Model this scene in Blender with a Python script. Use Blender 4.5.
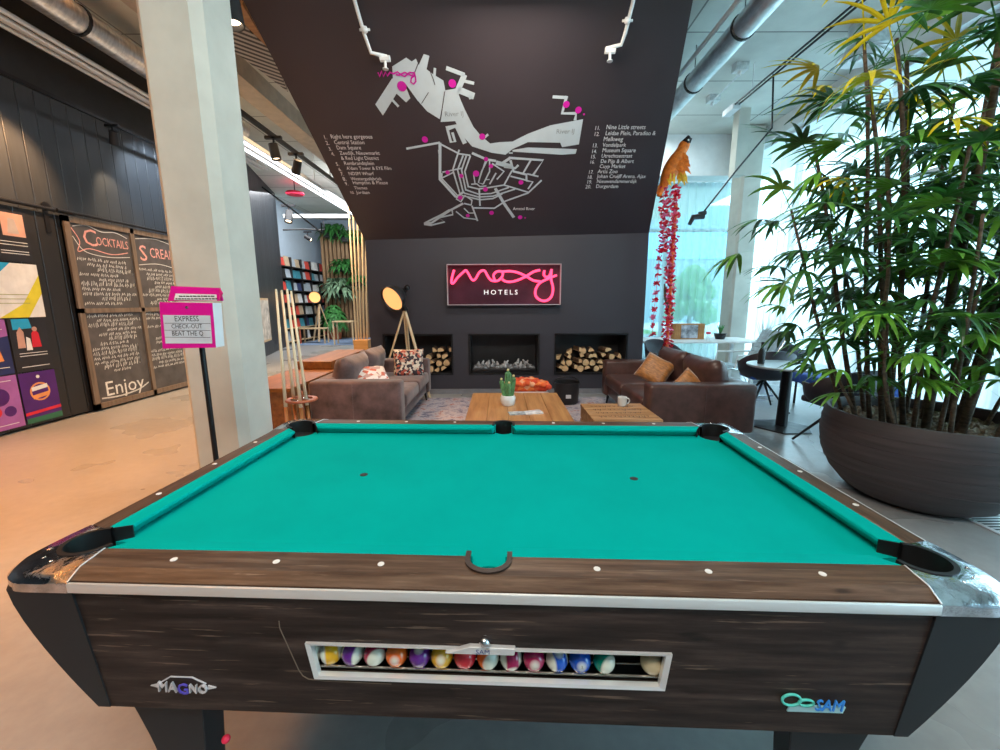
import bpy, bmesh, math, random
from mathutils import Vector, Matrix
PI = math.pi
random.seed(7)
for _o in list(bpy.data.objects): bpy.data.objects.remove(_o)
SC = bpy.context.scene
COL = SC.collection

# ------------------------------------------------------------------ camera
F, PITCH, ROLL, CH = 415.64, 0.17279, -0.00354, 1.397
C0 = Vector((0, 0, CH))
FW = Vector((0, math.cos(PITCH), -math.sin(PITCH)))
_rt = Vector((1, 0, 0)); _up = _rt.cross(FW)
RT = math.cos(ROLL)*_rt + math.sin(ROLL)*_up
UP = -math.sin(ROLL)*_rt + math.cos(ROLL)*_up
cd = bpy.data.cameras.new('camera'); cam = bpy.data.objects.new('camera', cd); COL.objects.link(cam)
cd.sensor_width = 36; cd.lens = F/1000*36; cd.clip_start = 0.03; cd.clip_end = 300
cam.matrix_world = Matrix(((RT.x, UP.x, -FW.x, C0.x), (RT.y, UP.y, -FW.y, C0.y), (RT.z, UP.z, -FW.z, C0.z), (0, 0, 0, 1)))
SC.camera = cam

# ------------------------------------------------------------------ world, lamps, exposure
SC.view_settings.view_transform = 'Standard'; SC.view_settings.look = 'None'
SC.view_settings.gamma = 1; SC.view_settings.use_curve_mapping = False
SC.view_settings.exposure = 0.27
W = bpy.data.worlds.new('world'); SC.world = W; W.use_nodes = True
_bg = W.node_tree.nodes['Background']
_bg.inputs[0].default_value = (0.50, 0.82, 1.0, 1); _bg.inputs[1].default_value = 4.6

def area(name, loc, aim, sx, sy, power, color, spread=PI):
    l = bpy.data.lights.new(name, 'AREA'); l.shape = 'RECTANGLE'; l.size = sx; l.size_y = sy
    l.energy = power; l.color = color; l.spread = spread
    o = bpy.data.objects.new(name, l); COL.objects.link(o); o.location = loc
    o.rotation_euler = (Vector(aim)-Vector(loc)).to_track_quat('-Z', 'Y').to_euler()
    return o
def spot(name, loc, aim, power, color, ang=60, blend=.6, r=.05):
    l = bpy.data.lights.new(name, 'SPOT'); l.energy = power; l.color = color
    l.spot_size = math.radians(ang); l.spot_blend = blend; l.shadow_soft_size = r
    o = bpy.data.objects.new(name, l); COL.objects.link(o); o.location = loc
    o.rotation_euler = (Vector(aim)-Vector(loc)).to_track_quat('-Z', 'Y').to_euler()
    return o
WARM = (1.0, .62, .33)
area('ceiling_lamp_light', (-3.7, 2.4, 4.6), (-3.7, 2.4, 0), 1.6, 5.0, 180, (1, .36, .07), math.radians(80))
area('ceiling_lamp_light', (-3.4, 7.6, 4.4), (-3.4, 7.6, 0), 1.0, 3.0, 160, (1, .66, .36), math.radians(110))
area('ceiling_lamp_light', (-0.3, -0.8, 4.6), (-0.2, 3.0, 1.0), 2.5, 1.5, 190, (1, .90, .80))
area('ceiling_lamp_light', (0.2, 3.9, 4.0), (0.2, 5.2, 0), 1.0, .4, 50, (1, .86, .72))
area('rear_room_light', (-5, 13, 4.6), (-5, 14, 0), 4, 4, 420, (.95, .97, 1))
area('rear_room_light', (3.0, 8.4, 4.7), (3.0, 8.4, 0), 1.0, 1.0, 35, (.85, .97, 1))

# ------------------------------------------------------------------ helpers
def ray(px, py): return FW + RT*((px-500)/F) + UP*((375-py)/F)
def atY(px, py, Y): d = ray(px, py); return C0 + d*(Y/d.y)
def atX(px, py, X): d = ray(px, py); return C0 + d*(X/d.x)
def atZ(px, py, z): d = ray(px, py); return C0 + d*((z-CH)/d.z)
def atP(px, py, P, N): d = ray(px, py); return C0 + d*((P-C0).dot(N)/d.dot(N))

def node_mat(name):
    m = bpy.data.materials.new(name); m.use_nodes = True
    nt = m.node_tree; b = nt.nodes['Principled BSDF']
    return m, nt, b
def ramp(nt, fac, stops):
    r = nt.nodes.new('ShaderNodeValToRGB'); e = r.color_ramp.elements
    while len(e) < len(stops): e.new(.5)
    for i, (p, c) in enumerate(stops): e[i].position = p; e[i].color = (*c, 1)
    nt.links.new(fac, r.inputs[0]); return r.outputs[0]
def coords(nt, scale=(1, 1, 1), rot=(0, 0, 0)):
    t = nt.nodes.new('ShaderNodeTexCoord'); mp = nt.nodes.new('ShaderNodeMapping')
    mp.inputs['Scale'].default_value = scale; mp.inputs['Rotation'].default_value = rot
    nt.links.new(t.outputs['Object'], mp.inputs[0]); return mp.outputs[0]
def noise(nt, vec, scale, detail=4, rough=.55):
    n = nt.nodes.new('ShaderNodeTexNoise'); n.inputs['Scale'].default_value = scale
    n.inputs['Detail'].default_value = detail; n.inputs['Roughness'].default_value = rough
    nt.links.new(vec, n.inputs['Vector']); return n.outputs[0]
def bump(nt, b, h, strength=.2, dist=.01):
    n = nt.nodes.new('ShaderNodeBump'); n.inputs['Strength'].default_value = strength
    n.inputs['Distance'].default_value = dist
    nt.links.new(h, n.inputs['Height']); nt.links.new(n.outputs[0], b.inputs['Normal'])
def M(name, c, rough=.5, metal=0, var=.12, scale=8, st=(1, 1, 1), bmp=0, spec=.5, sheen=0, coat=0, alpha=1):
    """procedural surface: a base colour broken up by noise"""
    m, nt, b = node_mat(name)
    v = coords(nt, st); n = noise(nt, v, scale)
    lo = tuple(max(0, x*(1-var)) for x in c); hi = tuple(min(1, x*(1+var)) for x in c)
    nt.links.new(ramp(nt, n, [(.3, lo), (.7, hi)]), b.inputs['Base Color'])
    b.inputs['Roughness'].default_value = rough; b.inputs['Metallic'].default_value = metal
    b.inputs['Specular IOR Level'].default_value = spec
    if sheen: b.inputs['Sheen Weight'].default_value = sheen
    if coat: b.inputs['Coat Weight'].default_value = coat; b.inputs['Coat Roughness'].default_value = .08
    if bmp: bump(nt, b, n, bmp)
    m.diffuse_color = (*c, 1); return m
def EM(name, c, s):
    m, nt, b = node_mat(name); b.inputs['Base Color'].default_value = (*c, 1)
    b.inputs['Emission Color'].default_value = (*c, 1); b.inputs['Emission Strength'].default_value = s
    return m
def woodmat(name, dark, mid, light, axis='x', scale=1.0, rough=.45, cracks=None, coat=0):
    m, nt, b = node_mat(name)
    fx, ff = (2.2, 30) if cracks else (1.2, 14)
    st = {'x': (fx, ff, ff), 'y': (ff, fx, ff), 'z': (ff, ff, fx)}[axis]
    v = coords(nt, tuple(s*scale for s in st)); n = noise(nt, v, 1.6, 8, .66 if cracks else .6)
    c = ramp(nt, n, [(.30, dark), (.5, mid), (.72, light)])
    if cracks:
        v2 = coords(nt, tuple(s*scale for s in ({'x': (3.4, 85, 85), 'y': (85, 3.4, 85), 'z': (85, 85, 3.4)}[axis])))
        n2 = noise(nt, v2, 1.5, 4, .62)
        f = ramp(nt, n2, [(.635, (0, 0, 0)), (.68, (.55, .55, .55))])
        n3 = noise(nt, coords(nt, tuple(s*scale for s in ({'x': (5, 16, 16), 'y': (16, 5, 16), 'z': (16, 16, 5)}[axis]))), 1.7, 2, .5)
        k = ramp(nt, n3, [(.66, (1, 1, 1)), (.76, (.35, .32, .3))])
        m1 = nt.nodes.new('ShaderNodeMix'); m1.data_type = 'RGBA'; m1.blend_type = 'MULTIPLY'; m1.inputs['Factor'].default_value = 1
        nt.links.new(c, m1.inputs['A']); nt.links.new(k, m1.inputs['B']); c = m1.outputs['Result']
        b.inputs['Specular IOR Level'].default_value = .3
        mx = nt.nodes.new('ShaderNodeMix'); mx.data_type = 'RGBA'
        nt.links.new(f, mx.inputs['Factor']); nt.links.new(c, mx.inputs['A'])
        mx.inputs['B'].default_value = (*cracks, 1); c = mx.outputs['Result']
    nt.links.new(c, b.inputs['Base Color']); b.inputs['Roughness'].default_value = rough
    if coat: b.inputs['Coat Weight'].default_value = coat
    bump(nt, b, n, .12, .003); return m

class MB:
    """collects shapes; build() links them as one mesh object"""
    def __init__(s): s.bm = bmesh.new()
    def face(s, pts):
        vs = [s.bm.verts.new(Vector(p)) for p in pts]
        return s.bm.faces.new(vs)
    def box(s, lo, hi, M4=None, bev=0, seg=2):
        lo = Vector(lo); hi = Vector(hi); c = (lo+hi)/2; d = hi-lo
        r = bmesh.ops.create_cube(s.bm, size=1)
        bmesh.ops.scale(s.bm, vec=d, verts=r['verts']); bmesh.ops.translate(s.bm, vec=c, verts=r['verts'])
        vs = r['verts']
        if bev:
            es = list({e for v in vs for e in v.link_edges})
            q = bmesh.ops.bevel(s.bm, geom=es, offset=bev, segments=seg, affect='EDGES', profile=.5)
            vs = list({v for f in q['faces'] for v in f.verts} | {v for v in vs if v.is_valid})
        if M4: bmesh.ops.transform(s.bm, matrix=M4, verts=vs)
        return s
    def hexa(s, b4, t4):
        v = [s.bm.verts.new(Vector(p)) for p in list(b4)+list(t4)]
        for q in ((3, 2, 1, 0), (4, 5, 6, 7), (0, 1, 5, 4), (1, 2, 6, 5), (2, 3, 7, 6), (3, 0, 4, 7)):
            s.bm.faces.new([v[i] for i in q])
        return s
    def prism(s, poly, vec):
        """extrude a flat polygon (3D points) by vec"""
        vec = Vector(vec); a = [s.bm.verts.new(Vector(p)) for p in poly]; b = [s.bm.verts.new(Vector(p)+vec) for p in poly]
        n = len(a); s.bm.faces.new(a[::-1]); s.bm.faces.new(b)
        for i in range(n): s.bm.faces.new((a[i], a[(i+1) % n], b[(i+1) % n], b[i]))
        return s
    def tube(s, pts, r, seg=8, cap=True, closed=False):
        pts = [Vector(p) for p in pts]; n = len(pts)
        rr = r if isinstance(r, (list, tuple)) else [r]*n
        rings = []; ref = None
        for i, p in enumerate(pts):
            if closed: t = pts[(i+1) % n]-pts[i-1]
            else: t = pts[min(i+1, n-1)]-pts[max(i-1, 0)]
            t = t.normalized() if t.length > 1e-9 else Vector((0, 0, 1))
            if ref is None: ref = t.orthogonal().normalized()
            ref = (ref - t*ref.dot(t)); ref = ref.normalized() if ref.length > 1e-6 else t.orthogonal().normalized()
            bi = t.cross(ref)
            rings.append([s.bm.verts.new(p+(ref*math.cos(2*PI*k/seg)+bi*math.sin(2*PI*k/seg))*rr[i]) for k in range(seg)])
        for i in range(n if closed else n-1):
            A, B = rings[i], rings[(i+1) % n]
            for k in range(seg): s.bm.faces.new((A[k], A[(k+1) % seg], B[(k+1) % seg], B[k]))
        if cap and not closed: s.bm.faces.new(rings[0][::-1]); s.bm.faces.new(rings[-1])
        return s
    def lathe(s, prof, c=(0, 0, 0), seg=32, axis=None, a0=0, a1=2*PI):
        """prof: list of (r,z) revolved around the z axis at c (or along 'axis')"""
        c = Vector(c); q = Vector(axis).to_track_quat('Z', 'Y') if axis is not None else None
        full = abs(a1-a0-2*PI) < 1e-6; rings = []
        for (r, z) in prof:
            k = seg if full else seg+1
            ring = []
            for i in range(k):
                a = a0+(a1-a0)*i/seg; v = Vector((max(r, 1e-5)*math.cos(a), max(r, 1e-5)*math.sin(a), z))
                if q: v = q @ v
                ring.append(s.bm.verts.new(v+c))
            rings.append(ring)
        for A, B in zip(rings, rings[1:]):
            for i in range(len(A) if full else len(A)-1):
                j = (i+1) % len(A); s.bm.faces.new((A[i], A[j], B[j], B[i]))
        if full:
            if prof[0][0] > 1e-4: s.bm.faces.new(rings[0][::-1])
            if prof[-1][0] > 1e-4: s.bm.faces.new(rings[-1])
        return s
    def ball(s, c, r, sub=2, scale=(1, 1, 1), M4=None):
        q = bmesh.ops.create_icosphere(s.bm, subdivisions=sub, radius=r)
        bmesh.ops.scale(s.bm, vec=scale, verts=q['verts'])
        if M4: bmesh.ops.transform(s.bm, matrix=M4, verts=q['verts'])
        bmesh.ops.translate(s.bm, vec=Vector(c), verts=q['verts']); return s
    def pillow(s, w, h, t, M4=None, n=10, crumple=0):
        """a stuffed cushion of size w x h and thickness t in its own xz plane"""
        vs = {}
        for side in (1, -1):
            for i in range(n+1):
                for j in range(n+1):
                    u = i/n*2-1; v = j/n*2-1
                    edge = i in (0, n) or j in (0, n)
                    if edge and side == -1: vs[(i, j, -1)] = vs[(i, j, 1)]; continue
                    d = (max(0, 1-u**4)*max(0, 1-v**4))**.5
                    pin = 1-.07*(1-abs(u))*abs(v)**3 ; pin2 = 1-.07*(1-abs(v))*abs(u)**3
                    dy = side*t/2*d + (random.uniform(-1, 1)*crumple if not edge else 0)
                    vs[(i, j, side)] = s.bm.verts.new(Vector((u*w/2*pin2, dy, v*h/2*pin)))
        new = list(set(vs.values()))
        for side in (1, -1):
            for i in range(n):
                for j in range(n):
                    q = [vs[(i, j, side)], vs[(i+1, j, side)], vs[(i+1, j+1, side)], vs[(i, j+1, side)]]
                    s.bm.faces.new(q if side == -1 else q[::-1])
        if M4: bmesh.ops.transform(s.bm, matrix=M4, verts=new)
        return s
    def build(s, name, mat, parent=None, smooth=None, bev=0, sub=0, loc=None, rotz=None):
        bmesh.ops.recalc_face_normals(s.bm, faces=s.bm.faces)
        me = bpy.data.meshes.new(name); s.bm.to_mesh(me); s.bm.free()
        for m in (mat if isinstance(mat, (list, tuple)) else [mat]): me.materials.append(m)
        o = bpy.data.objects.new(name, me); COL.objects.link(o)
        if smooth:
            for p in me.polygons: p.use_smooth = True
            if smooth != 'all':
                try: me.set_sharp_from_angle(angle=math.radians(smooth if smooth > 1 else 40))
                except Exception: pass
        if bev:
            b = o.modifiers.new('bevel', 'BEVEL'); b.width = bev; b.segments = 2; b.limit_method = 'ANGLE'
        if sub:
            b = o.modifiers.new('sub', 'SUBSURF'); b.levels = sub; b.render_levels = sub
        if parent: o.parent = parent
        if loc: o.location = loc
        if rotz: o.rotation_euler.z = rotz
        return o

def thing(name, label, cat, loc=(0, 0, 0), rotz=0, group=None):
    o = bpy.data.objects.new(name, None); COL.objects.link(o); o.location = loc; o.rotation_euler = (0, 0, rotz)
    o.empty_display_size = .1
    return tag(o, label, cat, group)
def tag(o, label, cat, group=None):
    o['label'] = label; o['category'] = cat
    if group: o['group'] = group
    return o
def struct(o): o['kind'] = 'structure'; return o
def copy_tree(o, parent=None):
    c = o.copy(); COL.objects.link(c)
    if parent: c.parent = parent
    for ch in o.children: copy_tree(ch, c)
    return c
def T(x, y, z): return Matrix.Translation((x, y, z))
def RZ(a): return Matrix.Rotation(a, 4, 'Z')
def RX(a): return Matrix.Rotation(a, 4, 'X')
def RY(a): return Matrix.Rotation(a, 4, 'Y')

def text_mesh(body, space=1.0):
    """2D outline verts/faces of a line of text, origin at its left baseline, plus its width"""
    cu = bpy.data.curves.new('t', 'FONT'); cu.body = body; cu.size = 1; cu.resolution_u = 2; cu.space_character = space
    o = bpy.data.objects.new('t', cu); COL.objects.link(o)
    bpy.context.view_layer.update()
    me = bpy.data.meshes.new_from_object(o.evaluated_get(bpy.context.evaluated_depsgraph_get()))
    vs = [v.co.copy() for v in me.vertices]; fs = [tuple(p.vertices) for p in me.polygons]
    bpy.data.objects.remove(o); bpy.data.curves.remove(cu); bpy.data.meshes.remove(me)
    w = max([v.x for v in vs] or [1])
    return vs, fs, w
def put_text(mb, body, p, xdir, ydir, width=None, size=None, space=1.0, ysc=1.0, depth=0, center=False):
    vs, fs, w = text_mesh(body, space)
    xd = Vector(xdir).normalized(); yd = Vector(ydir).normalized()
    k = width/w if width else size
    p = Vector(p)
    if center: p = p - xd*(w*k/2)
    bv = [mb.bm.verts.new(p+xd*(v.x*k)+yd*(v.y*k*ysc)) for v in vs]
    for f in fs:
        try: mb.bm.faces.new([bv[i] for i in f])
        except ValueError: pass
    if depth:
        n = xd.cross(yd)
        fcs = [f for f in mb.bm.faces if all(v in set(bv) for v in f.verts)]
        r = bmesh.ops.extrude_face_region(mb.bm, geom=fcs)
        bmesh.ops.translate(mb.bm, vec=n*depth, verts=[g for g in r['geom'] if isinstance(g, bmesh.types.BMVert)])
def stroke(mb, pts, w, n, lift=0):
    """flat ribbon through 3D pts lying in a plane with normal n"""
    n = Vector(n).normalized(); pts = [Vector(p)+n*lift for p in pts]; L = []; R_ = []
    for i, p in enumerate(pts):
        t = (pts[min(i+1, len(pts)-1)]-pts[max(i-1, 0)])
        if t.length < 1e-9: t = Vector((1, 0, 0))
        s = n.cross(t.normalized())*w/2
        L.append(mb.bm.verts.new(p+s)); R_.append(mb.bm.verts.new(p-s))
    for i in range(len(pts)-1): mb.bm.faces.new((L[i], L[i+1], R_[i+1], R_[i]))
def disc(mb, c, r, n, seg=14):
    n = Vector(n).normalized(); a = n.orthogonal().normalized(); b = n.cross(a)
    mb.face([Vector(c)+a*(r*math.cos(2*PI*i/seg))+b*(r*math.sin(2*PI*i/seg)) for i in range(seg)])

# ------------------------------------------------------------------ materials
def floor_mat():
    m, nt, b = node_mat('polished_concrete'); v = coords(nt)
    n = noise(nt, v, .9, 3, .5); n2 = noise(nt, v, 14, 5, .6)
    c = ramp(nt, n, [(.3, (.27, .272, .27)), (.7, (.37, .372, .37))])
    mx = nt.nodes.new('ShaderNodeMix'); mx.data_type = 'RGBA'; mx.blend_type = 'MULTIPLY'; mx.inputs['Factor'].default_value = .5
    nt.links.new(c, mx.inputs['A']); nt.links.new(ramp(nt, n2, [(.3, (.72, .72, .72)), (.7, (1, 1, 1))]), mx.inputs['B'])
    nt.links.new(mx.outputs['Result'], b.inputs['Base Color'])
    nt.links.new(ramp(nt, n, [(.2, (.22, .22, .22)), (.8, (.36, .36, .36))]), b.inputs['Roughness'])
    return m
def plank_mat(name, c, axis='Y', pitch=.19, rough=.5, lo=.3):
    m, nt, b = node_mat(name)
    t = nt.nodes.new('ShaderNodeTexCoord'); sx = nt.nodes.new('ShaderNodeSeparateXYZ'); nt.links.new(t.outputs['Object'], sx.inputs[0])
    d = nt.nodes.new('ShaderNodeMath'); d.operation = 'DIVIDE'; d.inputs[1].default_value = pitch; nt.links.new(sx.outputs[axis], d.inputs[0])
    fr = nt.nodes.new('ShaderNodeMath'); fr.operation = 'FRACT'; nt.links.new(d.outputs[0], fr.inputs[0])
    groove = ramp(nt, fr.outputs[0], [(0, (0, 0, 0)), (.05, (1, 1, 1)), (.95, (1, 1, 1)), (1, (0, 0, 0))])
    fl = nt.nodes.new('ShaderNodeMath'); fl.operation = 'FLOOR'; nt.links.new(d.outputs[0], fl.inputs[0])
    wn = nt.nodes.new('ShaderNodeTexWhiteNoise'); wn.noise_dimensions = '1D'; nt.links.new(fl.outputs[0], wn.inputs['W'])
    n = noise(nt, coords(nt, (8, 8, .7)), 3, 6)
    ad = nt.nodes.new('ShaderNodeMath'); ad.operation = 'ADD'; nt.links.new(wn.outputs['Value'], ad.inputs[0]); nt.links.new(n, ad.inputs[1])
    col = ramp(nt, ad.outputs[0], [(.3, tuple(x*.7 for x in c)), (1, tuple(x*1.3 for x in c))])
    mx = nt.nodes.new('ShaderNodeMix'); mx.data_type = 'RGBA'; mx.blend_type = 'MULTIPLY'; mx.inputs['Factor'].default_value = 1
    nt.links.new(col, mx.inputs['A'])
    nt.links.new(ramp(nt, groove, [(0, (.08, .08, .08)), (1, (1, 1, 1))]), mx.inputs['B'])
    nt.links.new(mx.outputs['Result'], b.inputs['Base Color']); b.inputs['Roughness'].default_value = rough
    bump(nt, b, groove, .6, .01); return m
def slab_mat(name, c, px=2.4, py=1.2):
    m, nt, b = node_mat(name)
    v = coords(nt); br = nt.nodes.new('ShaderNodeTexBrick'); nt.links.new(v, br.inputs['Vector'])
    br.inputs['Scale'].default_value = 1; br.inputs['Brick Width'].default_value = px; br.inputs['Row Height'].default_value = py
    br.inputs['Mortar Size'].default_value = .012; br.offset = 0
    br.inputs['Color1'].default_value = (*c, 1); br.inputs['Color2'].default_value = (*[x*.93 for x in c], 1)
    br.inputs['Mortar'].default_value = (*[x*.35 for x in c], 1)
    n = noise(nt, v, 1.4, 8, .65)
    mx = nt.nodes.new('ShaderNodeMix'); mx.data_type = 'RGBA'; mx.blend_type = 'MULTIPLY'; mx.inputs['Factor'].default_value = 1
    nt.links.new(br.outputs['Color'], mx.inputs['A']); nt.links.new(ramp(nt, n, [(.3, (.8, .8, .8)), (.7, (1, 1, 1))]), mx.inputs['B'])
    nt.links.new(mx.outputs['Result'], b.inputs['Base Color']); b.inputs['Roughness'].default_value = .8
    return m
m_floor = floor_mat()
m_ceil = slab_mat('concrete_slab', (.76, .78, .72))
m_conc = M('cast_concrete', (.54, .54, .48), .8, var=.10, scale=3, bmp=.05)
m_plank = plank_mat('black_timber_planks', (.030, .034, .040), 'Y', .19, .40)
m_black = M('black_paint', (.018, .018, .02), .45, var=.2)
m_blackmetal = M('black_metal', (.012, .012, .014), .35, metal=.3, var=.2)
m_wall = M('aubergine_wall_paint', (.034, .031, .042), .55, var=.06, scale=1.5)
m_hood = M('aubergine_hood_paint', (.036, .029, .035), .45, var=.06, scale=1.2)
m_white = M('white_paint', (.80, .82, .82), .5, var=.04)
m_chrome = M('polished_chrome', (.78, .78, .80), .12, metal=1, var=.15, scale=5)
m_alu = M('brushed_aluminium', (.88, .88, .88), .38, metal=.6, var=.04, scale=3)
m_galv = M('galvanised_duct', (.72, .74, .76), .35, metal=.9, var=.22, scale=6, st=(3, 1, 3), bmp=.06)
m_cloth = M('green_baize', (.0, .37, .33), .95, var=.05, scale=4, spec=.04)
m_railw = woodmat('rail_walnut', (.040, .020, .012), (.105, .060, .038), (.19, .12, .08), 'x', 1, .38, cracks=(.30, .22, .16))
m_railwy = woodmat('rail_walnut_end', (.035, .018, .011), (.085, .048, .030), (.16, .10, .065), 'y', 1, .38, cracks=(.30, .22, .16))
m_apron = woodmat('apron_dark_oak', (.006, .0035, .003), (.028, .017, .014), (.072, .048, .040), 'x', .9, .55, cracks=(.22, .15, .11))
m_rubber = M('black_rubber', (.008, .008, .009), .5, var=.2)
m_liner = M('brown_pocket_leather', (.035, .022, .018), .35, var=.2)
m_pearl = M('pearl_inlay', (.85, .82, .78), .25, var=.05)
m_oak = woodmat('oiled_oak', (.34, .15, .045), (.50, .25, .085), (.62, .34, .13), 'x', .8, .4)
m_oaky = woodmat('oiled_oak_long', (.32, .14, .04), (.48, .23, .08), (.60, .32, .12), 'y', .8, .4)
m_pine = woodmat('pale_pine', (.55, .36, .18), (.72, .52, .30), (.80, .64, .42), 'z', 1, .5)
m_cue = M('maple_cue', (.80, .66, .45), .3, var=.06, scale=5, st=(10, 10, 1))
m_cuebutt = M('cue_butt_lacquer', (.45, .16, .05), .25, var=.3, scale=5, st=(10, 10, 1))
m_leather = M('brown_leather', (.085, .042, .036), .36, var=.35, scale=9, bmp=.12)
m_velvet = M('taupe_velvet', (.105, .058, .053), .75, var=.55, scale=7, sheen=.3, bmp=.1)
m_pot = M('dark_clay_pot', (.055, .043, .045), .6, var=.35, scale=1.0, st=(2, 2, 30), bmp=.25)
m_soil = M('bark_mulch', (.20, .14, .09), .9, var=.7, scale=45, bmp=.8)
m_stem = M('palm_stem', (.10, .07, .045), .8, var=.6, scale=14, st=(2, 2, 4), bmp=.4)
m_leaf = M('palm_leaf', (.045, .17, .038), .36, var=.7, scale=6)
m_leafl = M('palm_leaf_light', (.13, .36, .04), .35, var=.5, scale=6)
m_leafy = M('palm_leaf_yellow', (.80, .66, .02), .4, var=.3, scale=6)
m_fern = M('wall_plant_leaf', (.05, .22, .05), .45, var=.6, scale=14)
m_pink = M('magenta_card', (.72, .004, .30), .4, var=.04)
m_paper = M('white_paper', (.78, .80, .82), .5, var=.03)
m_ink = M('black_ink', (.02, .02, .02), .6, var=.05)
m_mapg = M('pale_blue_vinyl', (.52, .60, .64), .5, var=.04)
m_mapp = M('magenta_vinyl', (.62, .01, .36), .5, var=.04)
m_lett = M('white_vinyl', (.80, .80, .80), .5, var=.03)
m_seam = M('dark_vinyl_line', (.06, .05, .06), .5, var=.03)
m_neon = EM('neon_pink', (1, .045, .13), 2.6)
m_neonw = EM('white_sign_letters', (1, .95, .95), .6)
m_led = EM('led_strip', (.85, .93, 1.0), 4)
m_lampin = EM('warm_lamp_disc', (1, .52, .18), .8)
m_bulb = EM('warm_bulb', (1, .75, .5), 6)
m_orange = M('orange_plumage', (.95, .19, .012), .6, var=.35, scale=25)
m_red = M('red_silk', (.85, .02, .07), .6, var=.4, scale=25)
m_pinkf = M('pink_silk', (.85, .18, .38), .6, var=.3, scale=25)
m_yellow = M('yellow_plumage', (.85, .45, .02), .6, var=.3, scale=25)
m_blue = M('blue_fabric', (.03, .10, .42), .7, var=.2, scale=25)
m_darkseat = M('charcoal_shell', (.025, .022, .032), .5, var=.2)
m_ash = M('grey_ash', (.30, .30, .31), .8, var=.6, scale=18, bmp=.4)
m_logb = M('log_bark', (.16, .09, .05), .85, var=.5, scale=16, bmp=.4)
m_loge = M('split_log', (.66, .43, .22), .7, var=.25, scale=14, bmp=.1)
m_green_ext = M('lawn', (.10, .30, .05), .9, var=.4, scale=2)

def glass_mat():
    m, nt, b = node_mat('clear_glass'); nt.nodes.remove(b); o = nt.nodes['Material Output']
    tr = nt.nodes.new('ShaderNodeBsdfTransparent'); gl = nt.nodes.new('ShaderNodeBsdfGlossy'); gl.inputs['Roughness'].default_value = .02
    tr.inputs[0].default_value = (.93, .97, .96, 1)
    mx = nt.nodes.new('ShaderNodeMixShader'); lw = nt.nodes.new('ShaderNodeLayerWeight'); lw.inputs[0].default_value = .06
    nt.links.new(lw.outputs['Fresnel'], mx.inputs[0]); nt.links.new(tr.outputs[0], mx.inputs[1]); nt.links.new(gl.outputs[0], mx.inputs[2])
    nt.links.new(mx.outputs[0], o.inputs[0]); return m
def sheer_mat(name='sheer_voile', c=(.85, .93, .95), t=.42):
    m, nt, b = node_mat(name); nt.nodes.remove(b); o = nt.nodes['Material Output']
    tr = nt.nodes.new('ShaderNodeBsdfTransparent'); tl = nt.nodes.new('ShaderNodeBsdfTranslucent'); df = nt.nodes.new('ShaderNodeBsdfDiffuse')
    tl.inputs[0].default_value = (*c, 1); df.inputs[0].default_value = (*c, 1)
    a = nt.nodes.new('ShaderNodeMixShader'); a.inputs[0].default_value = .5; nt.links.new(tl.outputs[0], a.inputs[1]); nt.links.new(df.outputs[0], a.inputs[2])
    mx = nt.nodes.new('ShaderNodeMixShader'); mx.inputs[0].default_value = 1-t
    nt.links.new(tr.outputs[0], mx.inputs[1]); nt.links.new(a.outputs[0], mx.inputs[2]); nt.links.new(mx.outputs[0], o.inputs[0]); return m
m_glass = glass_mat(); m_sheer = sheer_mat()

# ================================================================== ROOM SHELL
HC = 4.8                      # ceiling height
XL, XR, YB = -5.42, 5.45, 9.9
mb = MB(); mb.box((-9.5, -4, -.2), (7.5, 18.5, 0)); struct(mb.build('floor', m_floor))
mb = MB(); mb.box((-9.5, -4, HC), (7.5, 18.5, HC+.3)); struct(mb.build('ceiling', m_ceil))
mb = MB(); mb.box((XL-.2, -4, 0), (XL, 8.2, 3.86)); struct(mb.build('wall_left', m_plank))
mb = MB(); mb.box((XL-.2, -4, 3.86), (XL, 8.2, HC)); struct(mb.build('wall_left_upper', m_black))
mb = MB(); mb.hexa([(XL, 8.2, 0), (-7.08, 13.9, 0), (-7.33, 13.9, 0), (XL-.2, 8.2, 0)], [(XL, 8.2, HC), (-7.08, 13.9, HC), (-7.33, 13.9, HC), (XL-.2, 8.2, HC)])
struct(mb.build('wall_left_rear', m_plank))
m_palebl = M('pale_blue_plaster', (.46, .56, .66), .8, var=.03)
mb = MB(); mb.box((-7.65, 13.9, 0), (-7.45, 18.5, HC)); struct(mb.build('wall_left_far', m_palebl))
mb = MB(); mb.box((-9.5, 18.2, 0), (2.2, 18.5, HC)); struct(mb.build('wall_rear', m_palebl))
mb = MB(); mb.box((-9.5, -4.2, 0), (7.5, -4, HC)); struct(mb.build('wall_front', M('grey_plaster', (.42, .42, .42), .8)))
mb = MB(); mb.box((2.0, 9.95, 0), (2.2, 18.2, HC)); struct(mb.build('wall_middle', m_white))

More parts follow.
